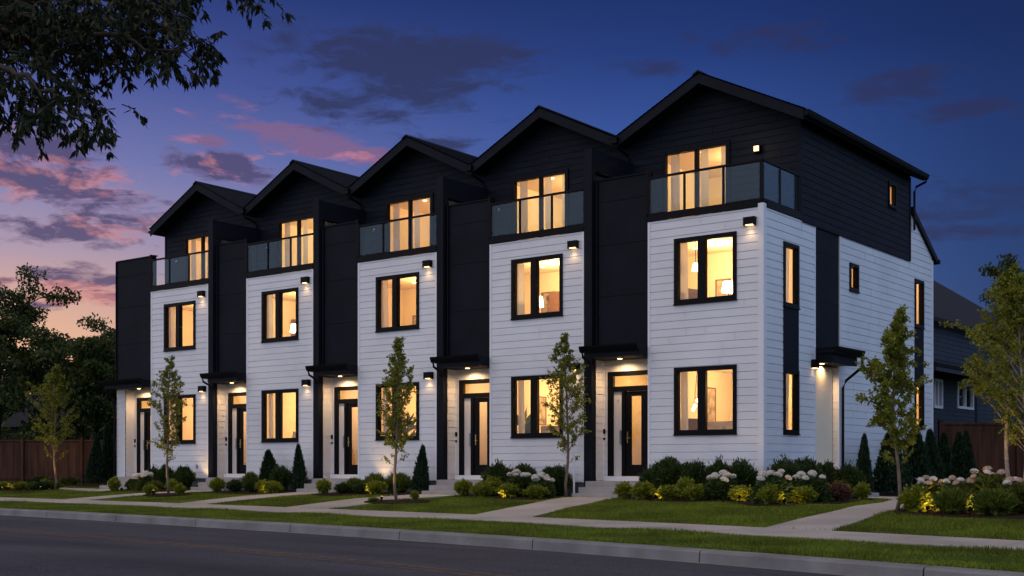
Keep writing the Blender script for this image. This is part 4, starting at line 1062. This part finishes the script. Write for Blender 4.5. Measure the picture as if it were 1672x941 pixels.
def big_tree(X, Y, H, W, label, base=.25, nleaf=20000, leaf=.22, seed=0, m=None, nlimb=9):
    random.seed(500+seed); z = zg(X, Y)
    r = empty('tree', (X, Y, z)); tag(r, label, 'tree', 'large trees behind the fences')
    tk = MB(); tp = [Vector((math.sin(i+seed)*.1, math.cos(i*1.3)*.1, H*.62*i/8)) for i in range(9)]
    tk.tube(tp, [H*.026*(1-.6*i/8) for i in range(9)], 10)
    C = []
    for i in range(nlimb):
        t = base/.62*.9+(1-base/.62*.9)*i/(nlimb-1); t = min(t, 1); p = along(tp, t); a = i*2.4+seed
        up = R(20+50*i/nlimb+random.uniform(-8, 8)); L = W*.5*random.uniform(.85, 1.15)*(1-.25*(i/nlimb)) if i < nlimb-2 else H*.36
        d = (math.cos(a)*math.cos(up), math.sin(a)*math.cos(up), math.sin(up))
        bp = branch(tk, p, d, L, H*.010, 7, droop=.03, wob=.16)
        for j in range(9):
            s = along(bp, .3+.7*j/8); dd = Vector((random.gauss(0, 1), random.gauss(0, 1), random.gauss(.25, .6))).normalized()
            sp = branch(tk, s, dd, W*random.uniform(.10, .2), H*.0035, 4, wob=.2)
            for q in range(3): C.append((along(sp, .4+.3*q), random.uniform(.035, .085)*W))
    tk.build('trunk', M['darkbark'], r, True)
    w = np.array([c[1]**2 for c in C]); w /= w.sum(); idx = rng.choice(len(C), nleaf, p=w)
    P = np.array([tuple(c[0]) for c in C])[idx]; rad = np.array([c[1] for c in C])[idx]
    P = P+rdir(nleaf)*(rad*rng.random(nleaf)**.45)[:, None]*[1.25, 1.25, .7]
    D = rdir(nleaf)+[0, 0, -.25]
    me = mesh_from('crown', leafmesh('x', P, D, rng.uniform(.6, 1.2, nleaf)*leaf, rng.uniform(.4, .7, nleaf)*leaf)); me.materials.append(m or G_big)
    meshobj('crown', me, None, r)
big_tree(-45.0, 7.3, 10.3, 9.5, 'tall broad dark tree behind the left fence, nearest the frame edge', seed=1, nleaf=30000, base=.2)
big_tree(-38.9, 8.6, 7.4, 6.4, 'lower rounded tree behind the left fence near the terrace', seed=2, nleaf=22500, base=.15)
big_tree(-49.0, 17.5, 9.2, 8.5, 'dark tree far behind the two left fence trees', seed=3, nleaf=17500, base=.15)
big_tree(-43.5, 14.5, 6.6, 6.5, 'low dark tree in the gap between fence and terrace', seed=4, nleaf=17500, base=.1)
big_tree(-53.0, 4.5, 8.5, 9.0, 'dark tree beyond the left frame edge trees', seed=8, nleaf=15000, base=.12)
big_tree(-6.0, 44, 12.2, 7.0, 'leafy tree rising behind the dark neighbouring roof', seed=5, nleaf=20000)
big_tree(6.0, 25.0, 6.8, 5.5, 'dark tree behind the right fence at the frame edge', seed=6, nleaf=20000)
big_tree(8.0, 15.0, 6.0, 6.0, 'lower dark tree behind the right fence', seed=7, nleaf=15000)

# overhanging foreground tree
def over_tree():
    random.seed(77)
    base = Vector((-2.2, -19.6, 0)); base.z = zg(base.x, base.y)
    r = empty('overhanging_tree', base); tag(r, 'dark leafy tree hanging its branches into the top left of the sky', 'tree')
    tk = MB(); fork = base+Vector((.6, .3, 3.9))
    tk.tube([base+Vector((0, 0, -.1)), base+Vector((.1, .1, 1.3)), base+Vector((.3, .2, 2.7)), fork], [.24, .2, .17, .15], 10)
    limbs = [
     ([(0.222, -19.39, 5.991), (0.96, -19.075, 5.695), (1.814, -18.796, 5.532), (2.512, -18.512, 5.513), (3.022, -18.372, 5.326), (3.281, -18.299, 5.198)], 0.9),
     ([(0.123, -19.34, 5.691), (0.957, -18.951, 5.399), (1.726, -18.864, 4.995), (2.144, -18.795, 4.748), (2.374, -18.744, 4.561)], 0.75),
     ([(-0.215, -19.347, 5.591), (0.493, -19.056, 5.24), (1.14, -18.936, 4.952), (1.503, -18.909, 4.729), (1.66, -18.915, 4.609)], 0.7),
     ([(0.015, -18.919, 7.054), (1.231, -18.488, 6.48), (2.306, -18.166, 6.15), (2.957, -17.917, 5.988), (3.299, -17.781, 5.879)], 0.8),
     ([(0.786, -19.335, 5.768), (1.816, -18.921, 5.39), (2.555, -18.732, 5.233), (3.019, -18.626, 5.087), (3.331, -18.513, 4.937)], 0.75),
     ([(-0.462, -19.285, 5.484), (0.114, -19.095, 5.075), (0.585, -18.985, 4.874), (0.794, -18.95, 4.733)], 0.6),
     ([(-0.176, -19.065, 6.531), (1.047, -18.63, 6.142), (1.948, -18.441, 5.822), (2.43, -18.323, 5.586), (2.815, -18.279, 5.407)], 0.9),
     ([(1.194, -19.777, 5.752), (2.059, -19.365, 5.52), (2.653, -19.16, 5.495), (3.067, -18.968, 5.507), (3.354, -18.874, 5.394)], 0.9),
     ([(-0.567, -18.862, 6.035), (0.398, -18.497, 5.752), (1.099, -18.337, 5.476), (1.555, -18.239, 5.398), (1.802, -18.175, 5.309)], 0.6),
     ([(1.474, -19.815, 5.113), (2.078, -19.602, 4.844), (2.416, -19.469, 4.613), (2.709, -19.37, 4.41), (2.978, -19.289, 4.269)], 0.6),
     ([(-0.858, -18.58, 6.302), (0.126, -18.202, 6.132), (0.983, -17.922, 5.963), (1.634, -17.673, 5.921)], 0.8),
     ([(0.847, -19.54, 5.425), (1.424, -19.222, 5.443), (1.82, -19.044, 5.249), (2.125, -18.935, 5.163)], 0.8),
     ([(0.457, -19.335, 5.953), (1.144, -19.06, 5.822), (1.638, -18.931, 5.639), (1.99, -18.661, 5.478)], 0.8),
     ([(-0.128, -19.028, 6.066), (0.63, -18.824, 5.897), (1.23, -18.615, 6.047), (1.906, -18.347, 6.08), (2.44, -18.063, 5.986), (2.7, -17.989, 5.839)], 0.8),
     ([(0.847, -19.54, 6.015), (1.424, -19.222, 5.869), (1.95, -18.944, 5.671), (2.383, -18.738, 5.555)], 0.8),
    ]
    P = []; D = []
    for pts, dens in limbs:
        w = [Vector(p) for p in pts]
        path = [fork, fork.lerp(w[0], .5)+Vector((0, 0, .35))]+w
        sm = []
        for i in range(len(path)-1):
            for t in (0, .33, .66): sm.append(path[i].lerp(path[i+1], t)+Vector((random.gauss(0, .03), random.gauss(0, .03), random.gauss(0, .03))))
        sm.append(path[-1]); n = len(sm)
        tk.tube(sm, [.055*(1-i/n)**1.2+.005 for i in range(n)], 6)
        for i in range(5, n):
            inner = i < n-4
            for q in range(4 if inner else 3):
                s = sm[i]+Vector((random.gauss(0, .05),)*3)
                d = (sm[i]-sm[i-1]).normalized()*.6+Vector((random.gauss(0, .7), random.gauss(0, .7), random.gauss(-.15, .5)))
                L = random.uniform(.2, .52)*dens
                sp = branch(tk, s, d, L, .006, 5, droop=-.14, wob=.15)
                for m in range(int(6+L*16)):
                    P.append(along(sp, random.uniform(.2, 1))); D.append((sp[-1]-sp[-2]).normalized())
                for m in range(6): P.append(sp[-1]+Vector((random.gauss(0, .012),)*3)); D.append((sp[-1]-sp[-2]).normalized())
    o = tk.build('trunk', M['darkbark'], r, True)
    P = np.array([tuple(p-base) for p in P]); D = np.array([tuple(d) for d in D]); n = len(P)
    D = D*.6+rng.normal(0, .55, (n, 3)); D[:, 2] -= .75
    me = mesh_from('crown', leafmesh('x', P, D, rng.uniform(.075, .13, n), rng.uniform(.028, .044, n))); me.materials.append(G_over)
    meshobj('crown', me, None, r); o.data.transform(Matrix.Translation(-base))
    return n
print('overhang leaves', over_tree())

# ------------------------------------------------------------------ fences, neighbours, small things
def fence(A, B, H, label, z0):
    A = Vector((A[0], A[1], 0)); B = Vector((B[0], B[1], 0)); d = (B-A); L = d.length; ang = math.atan2(d.y, d.x)
    r = empty('cedar_fence', (A.x, A.y, z0), ang); tag(r, label, 'fence')
    random.seed(int(L*10)); q = MB(); x = 0
    while x < L-.1:
        w = random.uniform(.135, .145); dy = random.uniform(-.006, .006)
        q.box(x, x+w-.006, dy, dy+.02, 0.02, H-.10+random.uniform(-.004, .004)); x += w
    q.build('boards', M['fence'], r)
    x = 0
    while x < L:
        p = MB(); p.box(x, x+.11, -.12, -.012, 0, H+.02); p.box(x-.02, x+.13, -.14, .0, H+.02, H+.05); p.build('post', M['fence'], r); x += 2.4
    p = MB(); p.box(0, L, -.07, .06, H-.10+.005, H-.045+.01); p.box(0, L, -.011, -.002, H-.26, H-.12); p.box(0, L, -.05, -.012, .25, .34); p.build('rail', M['fence'], r)
fence((-37.5, -1.1), (-25.0, 8.5), 1.86, 'brown stained cedar board fence left of the terrace', .43)
fence((-.3, 12.75), (9.5, 20.3), 2.15, 'brown stained cedar board fence right of the terrace', .43)

def house_r():
    r = empty('neighbour_house', (-6, 19.5, .43)); tag(r, 'dark grey neighbouring house with hipped roof behind the right fence', 'house')
    O = Vector((-6, 19.5, .43))
    def P(mb, n, m, par=None): 
        o = mb.build(n, m, par or r); o.data.transform(Matrix.Translation(-O)); return o
    w = MB(); wins = [(17.3, 18.2, 3.22, 4.25), (19.85, 21.7, 3.30, 4.28)]
    siding(w, 12.5, 33, .45, 6.3, Ts(-2), wins, pitch=.16, lip=.014, base=.45)
    w.box(-10, -2.05, 12.5, 12.6, .45, 6.3); w.box(-10, -2.05, 32.9, 33, .45, 6.3); w.box(-10, -9.9, 12.6, 32.9, .45, 6.3)
    P(w, 'wall', M['nbwall'])
    f = MB(); e = .35; z = 6.3
    b = [(-10-e, 12.5-e, z), (-2+e, 12.5-e, z), (-2+e, 33+e, z), (-10-e, 33+e, z)]; t = [(-6, 18.0, 9.5), (-6, 28.6, 9.5)]
    f.add(b+t, [(0, 1, 4), (1, 2, 5, 4), (2, 3, 5), (3, 0, 4, 5), (3, 2, 1, 0)]); ro = P(f, 'roof', M['nbroof'])
    f = MB(); f.box(-2+e, -2+e+.1, 12.5-e, 33+e, 6.12, 6.26); P(f, 'gutter', M['black'], ro)
    f = MB(); f.hexa([(-2, 14.5, 4.75), (-1.0, 14.5, 4.42), (-1.0, 22.2, 4.42), (-2, 22.2, 4.75), (-2, 14.5, 4.93), (-.9, 14.5, 4.56), (-.9, 22.2, 4.56), (-2, 22.2, 4.93)]); P(f, 'porch_roof', M['nbroof'])
    f = MB(); f.box(-.99, -.9, 14.4, 22.3, 4.30, 4.42); f.box(-1.1, -1.0, 19.0, 19.1, .5, 4.3); P(f, 'porch_post', M['nbwall'])
    for y0_, y1, z0, z1 in wins:
        q = MB(Ts(-2)); q.box(y0_, y1, z0, z0+.09, -.05, .06); q.box(y0_, y1, z1-.09, z1, -.05, .06); q.box(y0_, y0_+.09, z0+.09, z1-.09, -.05, .06); q.box(y1-.09, y1, z0+.09, z1-.09, -.05, .06)
        m = (y0_+y1)/2; q.box(m-.05, m+.05, z0+.09, z1-.09, -.05, .05); wo = P(q, 'window', M['trim'])
        q = MB(Ts(-2)); q.add([(y0_+.09, z0+.09, -.02), (y1-.09, z0+.09, -.02), (y1-.09, z1-.09, -.02), (y0_+.09, z1-.09, -.02)], [(0, 1, 2, 3)]); P(q, 'pane', M['glass'], wo)
        q = MB(Ts(-2)); q.add([(y0_, z0, -.3), (y1, z0, -.3), (y1, z1, -.3), (y0_, z1, -.3)], [(0, 1, 2, 3)]); P(q, 'pane_backing', M['nbroof'], wo)  # dark sheet close behind the pane, in the roof colour
house_r()
def house_l():
    O = Vector((-52, 19, .43)); r = empty('neighbour_house', O, R(35)); tag(r, 'low blue-grey house glimpsed through the trees left of the terrace', 'house')
    q = MB(); q.box(-5, 5, -3.5, 3.5, 0, 3.0); w = q.build('wall', M['nbwall'], r)
    q = MB(); q.prism([(-4, 3.0), (4, 3.0), (0, 5.2)], -5.3, 5.3, 'x'); q.build('roof', M['nbroof'], r)
    q = MB(); q.box(-1, .4, -3.56, -3.5, 1, 2.2); q.build('window', M['trim'], r)
house_l()
# treeline far away so that the ground never meets a bare edge
def treeline():
    n = 60000; a = rng.uniform(-1.0, 1.0, n); rr = rng.uniform(120, 150, n)
    th = TH+a*.9; X = CAM[0]-np.sin(th)*rr; Y = CAM[1]+np.cos(th)*rr
    top = 7+2.0*np.sin(a*37)+1.3*np.sin(a*91+1)+.7*np.sin(a*211)
    Z = rng.random(n)**.8*top
    me = mesh_from('treeline', leafmesh('x', np.stack([X, Y, Z], 1), rdir(n), rng.uniform(.8, 1.8, n), rng.uniform(.6, 1.2, n))); me.materials.append(G_big)
    o = meshobj('distant_treeline', me); tag(o, 'dark treeline far behind the houses', 'treeline', kind='stuff')
treeline()

# white marker stake by the slim tree
q = MB(); q.box(-.02, .02, -.012, .012, -.1, 1.02); q.box(-.024, .024, -.015, .015, 1.02, 1.05)
o = q.build('marker_stake', M['trim']); o.location = (-4.79, -.62, .43); tag(o, 'thin white stake standing left of the corner front steps', 'stake')

# garden spotlights
def spotlight(X, Y, tgt, power, label, sz=80):
    if -24 < X < 3 and tgt[2] < 1 and Y < -1.5: Y -= .16
    z = zg(X, Y)+.03
    r = empty('garden_spotlight', (X, Y, z)); tag(r, label, 'garden light', 'low garden spotlights in the beds')
    q = MB(); q.tube([(0, 0, -.05), (0, 0, .07)], .010); q.lathe([(.03, -.01), (.03, .01), (0, .01)], n=10); q.build('stake', M['black'], r)
    d = (Vector(tgt)-Vector((X, Y, z+.09))).normalized()
    q = MB(); c = Vector((0, 0, .09)); q.tube([c-d*.04, c+d*.03, c+d*.05], [.022, .034, .036], 12); q.build('lamp_head', M['black'], r)
    q = MB(); q.tube([c+d*.051, c+d*.055], [.030, .030], 12); q.build('lens', M['lens2'], r)
    lo = c+d*.08
    light('garden_glow', 'SPOT', lo, (1, .60, .20), power*1.9, r, size=.03, rot=aim((0, 0, 0), d), spot=R(sz), blend=.8)
SP = [
 (-5.95, -2.12, (-5.8, -.3, .8), 9, 'small spotlight in front of the bed with three boxwoods'),
 (.62, -2.22, (-.1, -.6, .9), 9, 'small spotlight in front of the corner townhouse bed'),
 (-1.6, -2.12, (-1.6, -.3, .7), 6, 'small spotlight before the golden shrubs of the corner townhouse'),
 (2.0, -3.0, (1.6, -1.5, .7), 8, 'small spotlight at the tip of the corner flower bed'),
 (1.55, 1.15, (.9, 1.9, .9), 5, 'small spotlight beside the side porch bed'),
 (-11.75, -.42, (-11.8, .0, 1.9), 13, 'small spotlight washing the white wall of the middle townhouse'),
 (-10.9, -1.75, (-10.9, -.4, .8), 8, 'small spotlight before the feathery shrubs of the middle townhouse'),
 (-15.1, -1.75, (-15.2, -.5, .7), 7, 'small spotlight before the two conifers of the second house'),
 (-19.62, -.42, (-19.7, .0, 1.9), 13, 'small spotlight washing the white wall of the far-end townhouse'),
 (-21.3, -1.95, (-21.3, -.5, .7), 6, 'small spotlight before the far-end townhouse bed'),
 (-18.3, -3.1, (-18.1, -2.6, 3.), 26, 'small spotlight under the thin tree at the far end'),
 (-27.6, -2.6, (-27.2, -1.2, .8), 14, 'small spotlight before the golden shrubs at the left fence'),
 (-25.3, -2.5, (-25.8, -1.6, 2.6), 34, 'small spotlight under the leftmost street tree'),
 (5.15, -3.35, (4.75, -4.0, 3.), 18, 'small spotlight in the right bed turned to the street tree'),
 (-29.3, .2, (-31.5, 4.0, 1.3), 30, 'small spotlight washing the cedar fence left of the terrace'),
 (2.6, 13.3, (3.3, 15.4, 1.3), 26, 'small spotlight washing the cedar fence right of the terrace'),
 (5.36, -4.72, (5.2, -3.9, .7), 12, 'small spotlight at the left end of the right bed'),
 (6.15, -5.0, (6.2, -3.9, .8), 16, 'small spotlight hidden among the right bed shrubs'),
 (5.0, -.2, (5.3, .6, 3.), 40, 'small spotlight at the foot of the twin pale trunks'),
 (-4.95, -1.75, (-4.87, -1.0, 3.), 22, 'small spotlight at the foot of the tree by the corner steps'),
 (-8.1, -4.0, (-7.95, -3.4, 3.), 22, 'small spotlight at the foot of the tree in the round mulch ring'),
]
for s in SP: spotlight(*s)

# ------------------------------------------------------------------ world: dusk sky with lit clouds
def world():
    w = bpy.data.worlds.new('World'); S.world = w; w.use_nodes = True; nt = w.node_tree; nt.nodes.clear(); N = nt.nodes; L = nt.links
    out = N.new('ShaderNodeOutputWorld'); bg = N.new('ShaderNodeBackground'); L.new(bg.outputs[0], out.inputs[0])
    tc = N.new('ShaderNodeTexCoord')
    def V(x):
        return x
    def put(sock, x):
        if isinstance(x, (int, float)): sock.default_value = x
        else: L.new(x, sock)
    def m(op, a, b=0, c=None, clamp=False):
        n = N.new('ShaderNodeMath'); n.operation = op; n.use_clamp = clamp; put(n.inputs[0], a); put(n.inputs[1], b)
        if c is not None: put(n.inputs[2], c)
        return n.outputs[0]
    def dot(vec):
        n = N.new('ShaderNodeVectorMath'); n.operation = 'DOT_PRODUCT'; L.new(tc.outputs['Generated'], n.inputs[0]); n.inputs[1].default_value = vec; return n.outputs['Value']
    def sstep(x, a, b):
        n = N.new('ShaderNodeMapRange'); n.interpolation_type = 'SMOOTHSTEP'; put(n.inputs[0], x); n.inputs[1].default_value = a; n.inputs[2].default_value = b; return n.outputs[0]
    def ramp(x, a, b, stops):
        n = N.new('ShaderNodeMapRange'); put(n.inputs[0], x); n.inputs[1].default_value = a; n.inputs[2].default_value = b
        r = N.new('ShaderNodeValToRGB'); el = r.color_ramp.elements
        r.color_ramp.interpolation = 'B_SPLINE' if False else 'LINEAR'
        while len(el) < len(stops): el.new(.5)
        for e, (p, c) in zip(el, stops): e.position = p; e.color = (*[((v/255)/12.92 if v/255 <= .04045 else ((v/255+.055)/1.055)**2.4) for v in c], 1)
        L.new(n.outputs[0], r.inputs[0]); return r.outputs[0]
    def mix(f, a, b, typ='MIX'):
        n = N.new('ShaderNodeMix'); n.data_type = 'RGBA'; n.blend_type = typ; put(n.inputs[0], f)
        for s, x in ((n.inputs[6], a), (n.inputs[7], b)):
            if isinstance(x, tuple): s.default_value = (*x, 1)
            else: L.new(x, s)
        return n.outputs[2]
    dep = dot((VD[0], VD[1], 0)); lat = dot((VR[0], VR[1], 0)); z = dot((0, 0, 1))
    az = m('ARCTAN2', lat, dep); el = m('ARCSINE', z)
    D = math.radians
    left = ramp(el, D(0), D(40), [(0, (246, 196, 140)), (.12, (238, 186, 146)), (.18, (214, 170, 156)), (.24, (168, 150, 174)), (.33, (116, 120, 174)), (.42, (72, 86, 154)), (.52, (38, 58, 122)), (.7, (24, 40, 92)), (1, (14, 24, 60))])
    right = ramp(el, D(0), D(40), [(0, (112, 130, 176)), (.12, (88, 116, 174)), (.22, (70, 104, 170)), (.30, (60, 94, 164)), (.38, (50, 80, 150)), (.46, (34, 58, 122)), (.53, (25, 46, 102)), (.7, (14, 28, 70)), (1, (10, 18, 48))])
    f = sstep(az, -.42, .16)
    base = mix(f, left, right)
    far = sstep(az, .10, .42); base = mix(m('MULTIPLY', far, .72), base, (.006, .017, .078))
    # cloud noise
    cx = N.new('ShaderNodeCombineXYZ'); put(cx.inputs[0], m('MULTIPLY', az, 1)); put(cx.inputs[1], m('MULTIPLY', el, 2.9))
    def noise(sc, off, det=7, dist=.0, rough=.55):
        n = N.new('ShaderNodeTexNoise'); n.inputs['Scale'].default_value = sc; n.inputs['Detail'].default_value = det; n.inputs['Roughness'].default_value = rough; n.inputs['Distortion'].default_value = dist
        va = N.new('ShaderNodeVectorMath'); va.operation = 'ADD'; L.new(cx.outputs[0], va.inputs[0]); va.inputs[1].default_value = off; L.new(va.outputs[0], n.inputs[0]); return n.outputs[0]
    n1 = noise(11, (3.1, 1.7, .5), 10, .45, .62); n2 = noise(11, (3.1, 1.7+.045, .5), 10, .45, .62); n3 = noise(26, (1, 5, 2), 6, .5, .62)
    def blob(px, py, wx, wy, tilt=0):
        a0 = math.atan((px-836)/2012); e0 = math.atan((760-py)/math.hypot(2012, px-836)); a1 = wx/2012; e1 = wy/2012
        da = m('DIVIDE', m('SUBTRACT', az, a0), a1); de = m('DIVIDE', m('SUBTRACT', m('SUBTRACT', el, e0), m('MULTIPLY', m('SUBTRACT', az, a0), tilt)), e1)
        r2 = m('ADD', m('MULTIPLY', da, da), m('MULTIPLY', de, de)); return m('POWER', 2.718, m('MULTIPLY', r2, -1))
    def cover(blobs, bias, gain, nz):
        s = None
        for b in blobs: s = b if s is None else m('MAXIMUM', s, b)
        v = m('ADD', m('MULTIPLY', s, 1.0), m('MULTIPLY', m('SUBTRACT', nz, .5), 2.6))
        v = m('ADD', v, m('MULTIPLY', m('SUBTRACT', n3, .5), 2.3))
        return m('MULTIPLY', m('MULTIPLY', m('SUBTRACT', v, bias), gain, clamp=True), sstep(s, .04, .35)), s
    # dark violet clouds, undersides lit pink
    low, _ = cover([blob(70, 300, 250, 50, -.12), blob(190, 372, 190, 34), blob(110, 478, 210, 40), blob(350, 268, 110, 28), blob(20, 240, 140, 36)], .46, 2.2, n1)
    lit = m('MULTIPLY', m('SUBTRACT', n2, m('SUBTRACT', n1, -.004)), 9.0, clamp=True)
    edge = m('MULTIPLY', m('SUBTRACT', 1.0, low), .75)
    lit2 = m('ADD', m('MULTIPLY', lit, .65), m('MULTIPLY', edge, m('ADD', lit, .25)), clamp=True)
    cc = mix(lit2, (.075, .062, .160), (.62, .22, .22))
    base = mix(m('MULTIPLY', low, .88), base, cc)
    # pink streak
    pk, _ = cover([blob(480, 222, 170, 32, -.22), blob(585, 248, 110, 22, -.2), blob(340, 230, 90, 12)], .52, 2.0, n1)
    base = mix(m('MULTIPLY', pk, .80), base, mix(lit, (.22, .12, .25), (.62, .21, .25)))
    # big blue-grey smudge
    bgc, _ = cover([blob(640, 120, 180, 75, -.1), blob(560, 165, 120, 40), blob(740, 235, 90, 22), blob(720, 90, 140, 50)], .36, 1.7, n1)
    base = mix(m('MULTIPLY', bgc, .85), base, (.026, .034, .100))
    sm, _ = cover([blob(1560, 350, 130, 26), blob(1460, 140, 110, 26), blob(1080, 110, 70, 16), blob(1600, 180, 90, 16), blob(1250, 60, 130, 26), blob(1590, 330, 120, 34), blob(1560, 375, 120, 22)], .42, 1.5, n1)
    base = mix(m('MULTIPLY', sm, .65), base, (.026, .028, .085))
    # sky texture for the zenith glow after sunset
    st = N.new('ShaderNodeTexSky'); st.sky_type = 'NISHITA'; st.sun_disc = False; st.sun_elevation = R(1.0); st.sun_rotation = R(-75); 
    # brighter twilight behind the viewpoint
    aaz = m('ABSOLUTE', az); back = sstep(aaz, .62, 1.7)
    side = sstep(az, -2.6, -1.0)       # 0 around -150deg
    isleft = m('LESS_THAN', az, 0)
    glowL = (.60, .615, .79); glowR = (.38, .50, .80)
    gl = mix(isleft, glowR, glowL)
    up = m('ADD', .60, m('MULTIPLY', sstep(el, .25, 1.1), -.36))
    up = m('MULTIPLY', up, sstep(el, -.06, .04))
    gl2 = mix(1.0, gl, (1, 1, 1)) if False else gl
    vm = N.new('ShaderNodeVectorMath'); vm.operation = 'SCALE'; L.new(gl2, vm.inputs[0]); put(vm.inputs['Scale'], m('MULTIPLY', up, GLOW))
    fin = mix(back, base, vm.outputs[0])
    gr = sstep(el, -.05, .0); fin = mix(gr, (.02, .02, .025), fin)
    a = N.new('ShaderNodeVectorMath'); a.operation = 'SCALE'; L.new(st.outputs[0], a.inputs[0]); a.inputs['Scale'].default_value = .004
    b = N.new('ShaderNodeVectorMath'); b.operation = 'ADD'; L.new(fin, b.inputs[0]); L.new(a.outputs[0], b.inputs[1])
    L.new(b.outputs[0], bg.inputs[0]); bg.inputs[1].default_value = 1.0
GLOW = 2.15
world()
sun = bpy.data.lights.new('warm_ground_fill', 'SUN'); sun.energy = .8; sun.angle = R(60); sun.color = (1, .74, .48)  # added overhead warm fill, stands in for porch light spilling on the ground
so = bpy.data.objects.new('warm_ground_fill', sun); COL.objects.link(so); so.rotation_euler = aim((0, 0, 0), (.25, .30, -.92))

# ------------------------------------------------------------------ camera, render
cd = bpy.data.cameras.new('camera'); co = bpy.data.objects.new('camera', cd); COL.objects.link(co); S.camera = co
co.location = CAM; co.rotation_euler = (R(90), 0, TH); cd.sensor_width = 36; cd.lens = 2012*36/1672; cd.shift_y = 289.5/1672
cd.clip_end = 2000; cd.clip_start = .1
S.view_settings.view_transform = 'Standard'; S.view_settings.look = 'None'; S.view_settings.exposure = 0; S.view_settings.gamma = 1
S.render.engine = 'CYCLES'; S.cycles.use_denoising = True
try: S.cycles.denoiser = 'OPENIMAGEDENOISE'
except Exception: pass
S.cycles.max_bounces = 7; S.cycles.diffuse_bounces = 3; S.cycles.glossy_bounces = 3; S.cycles.transparent_max_bounces = 12; S.cycles.transmission_bounces = 3
S.cycles.sample_clamp_indirect = 4; S.cycles.caustics_reflective = False; S.cycles.caustics_refractive = False
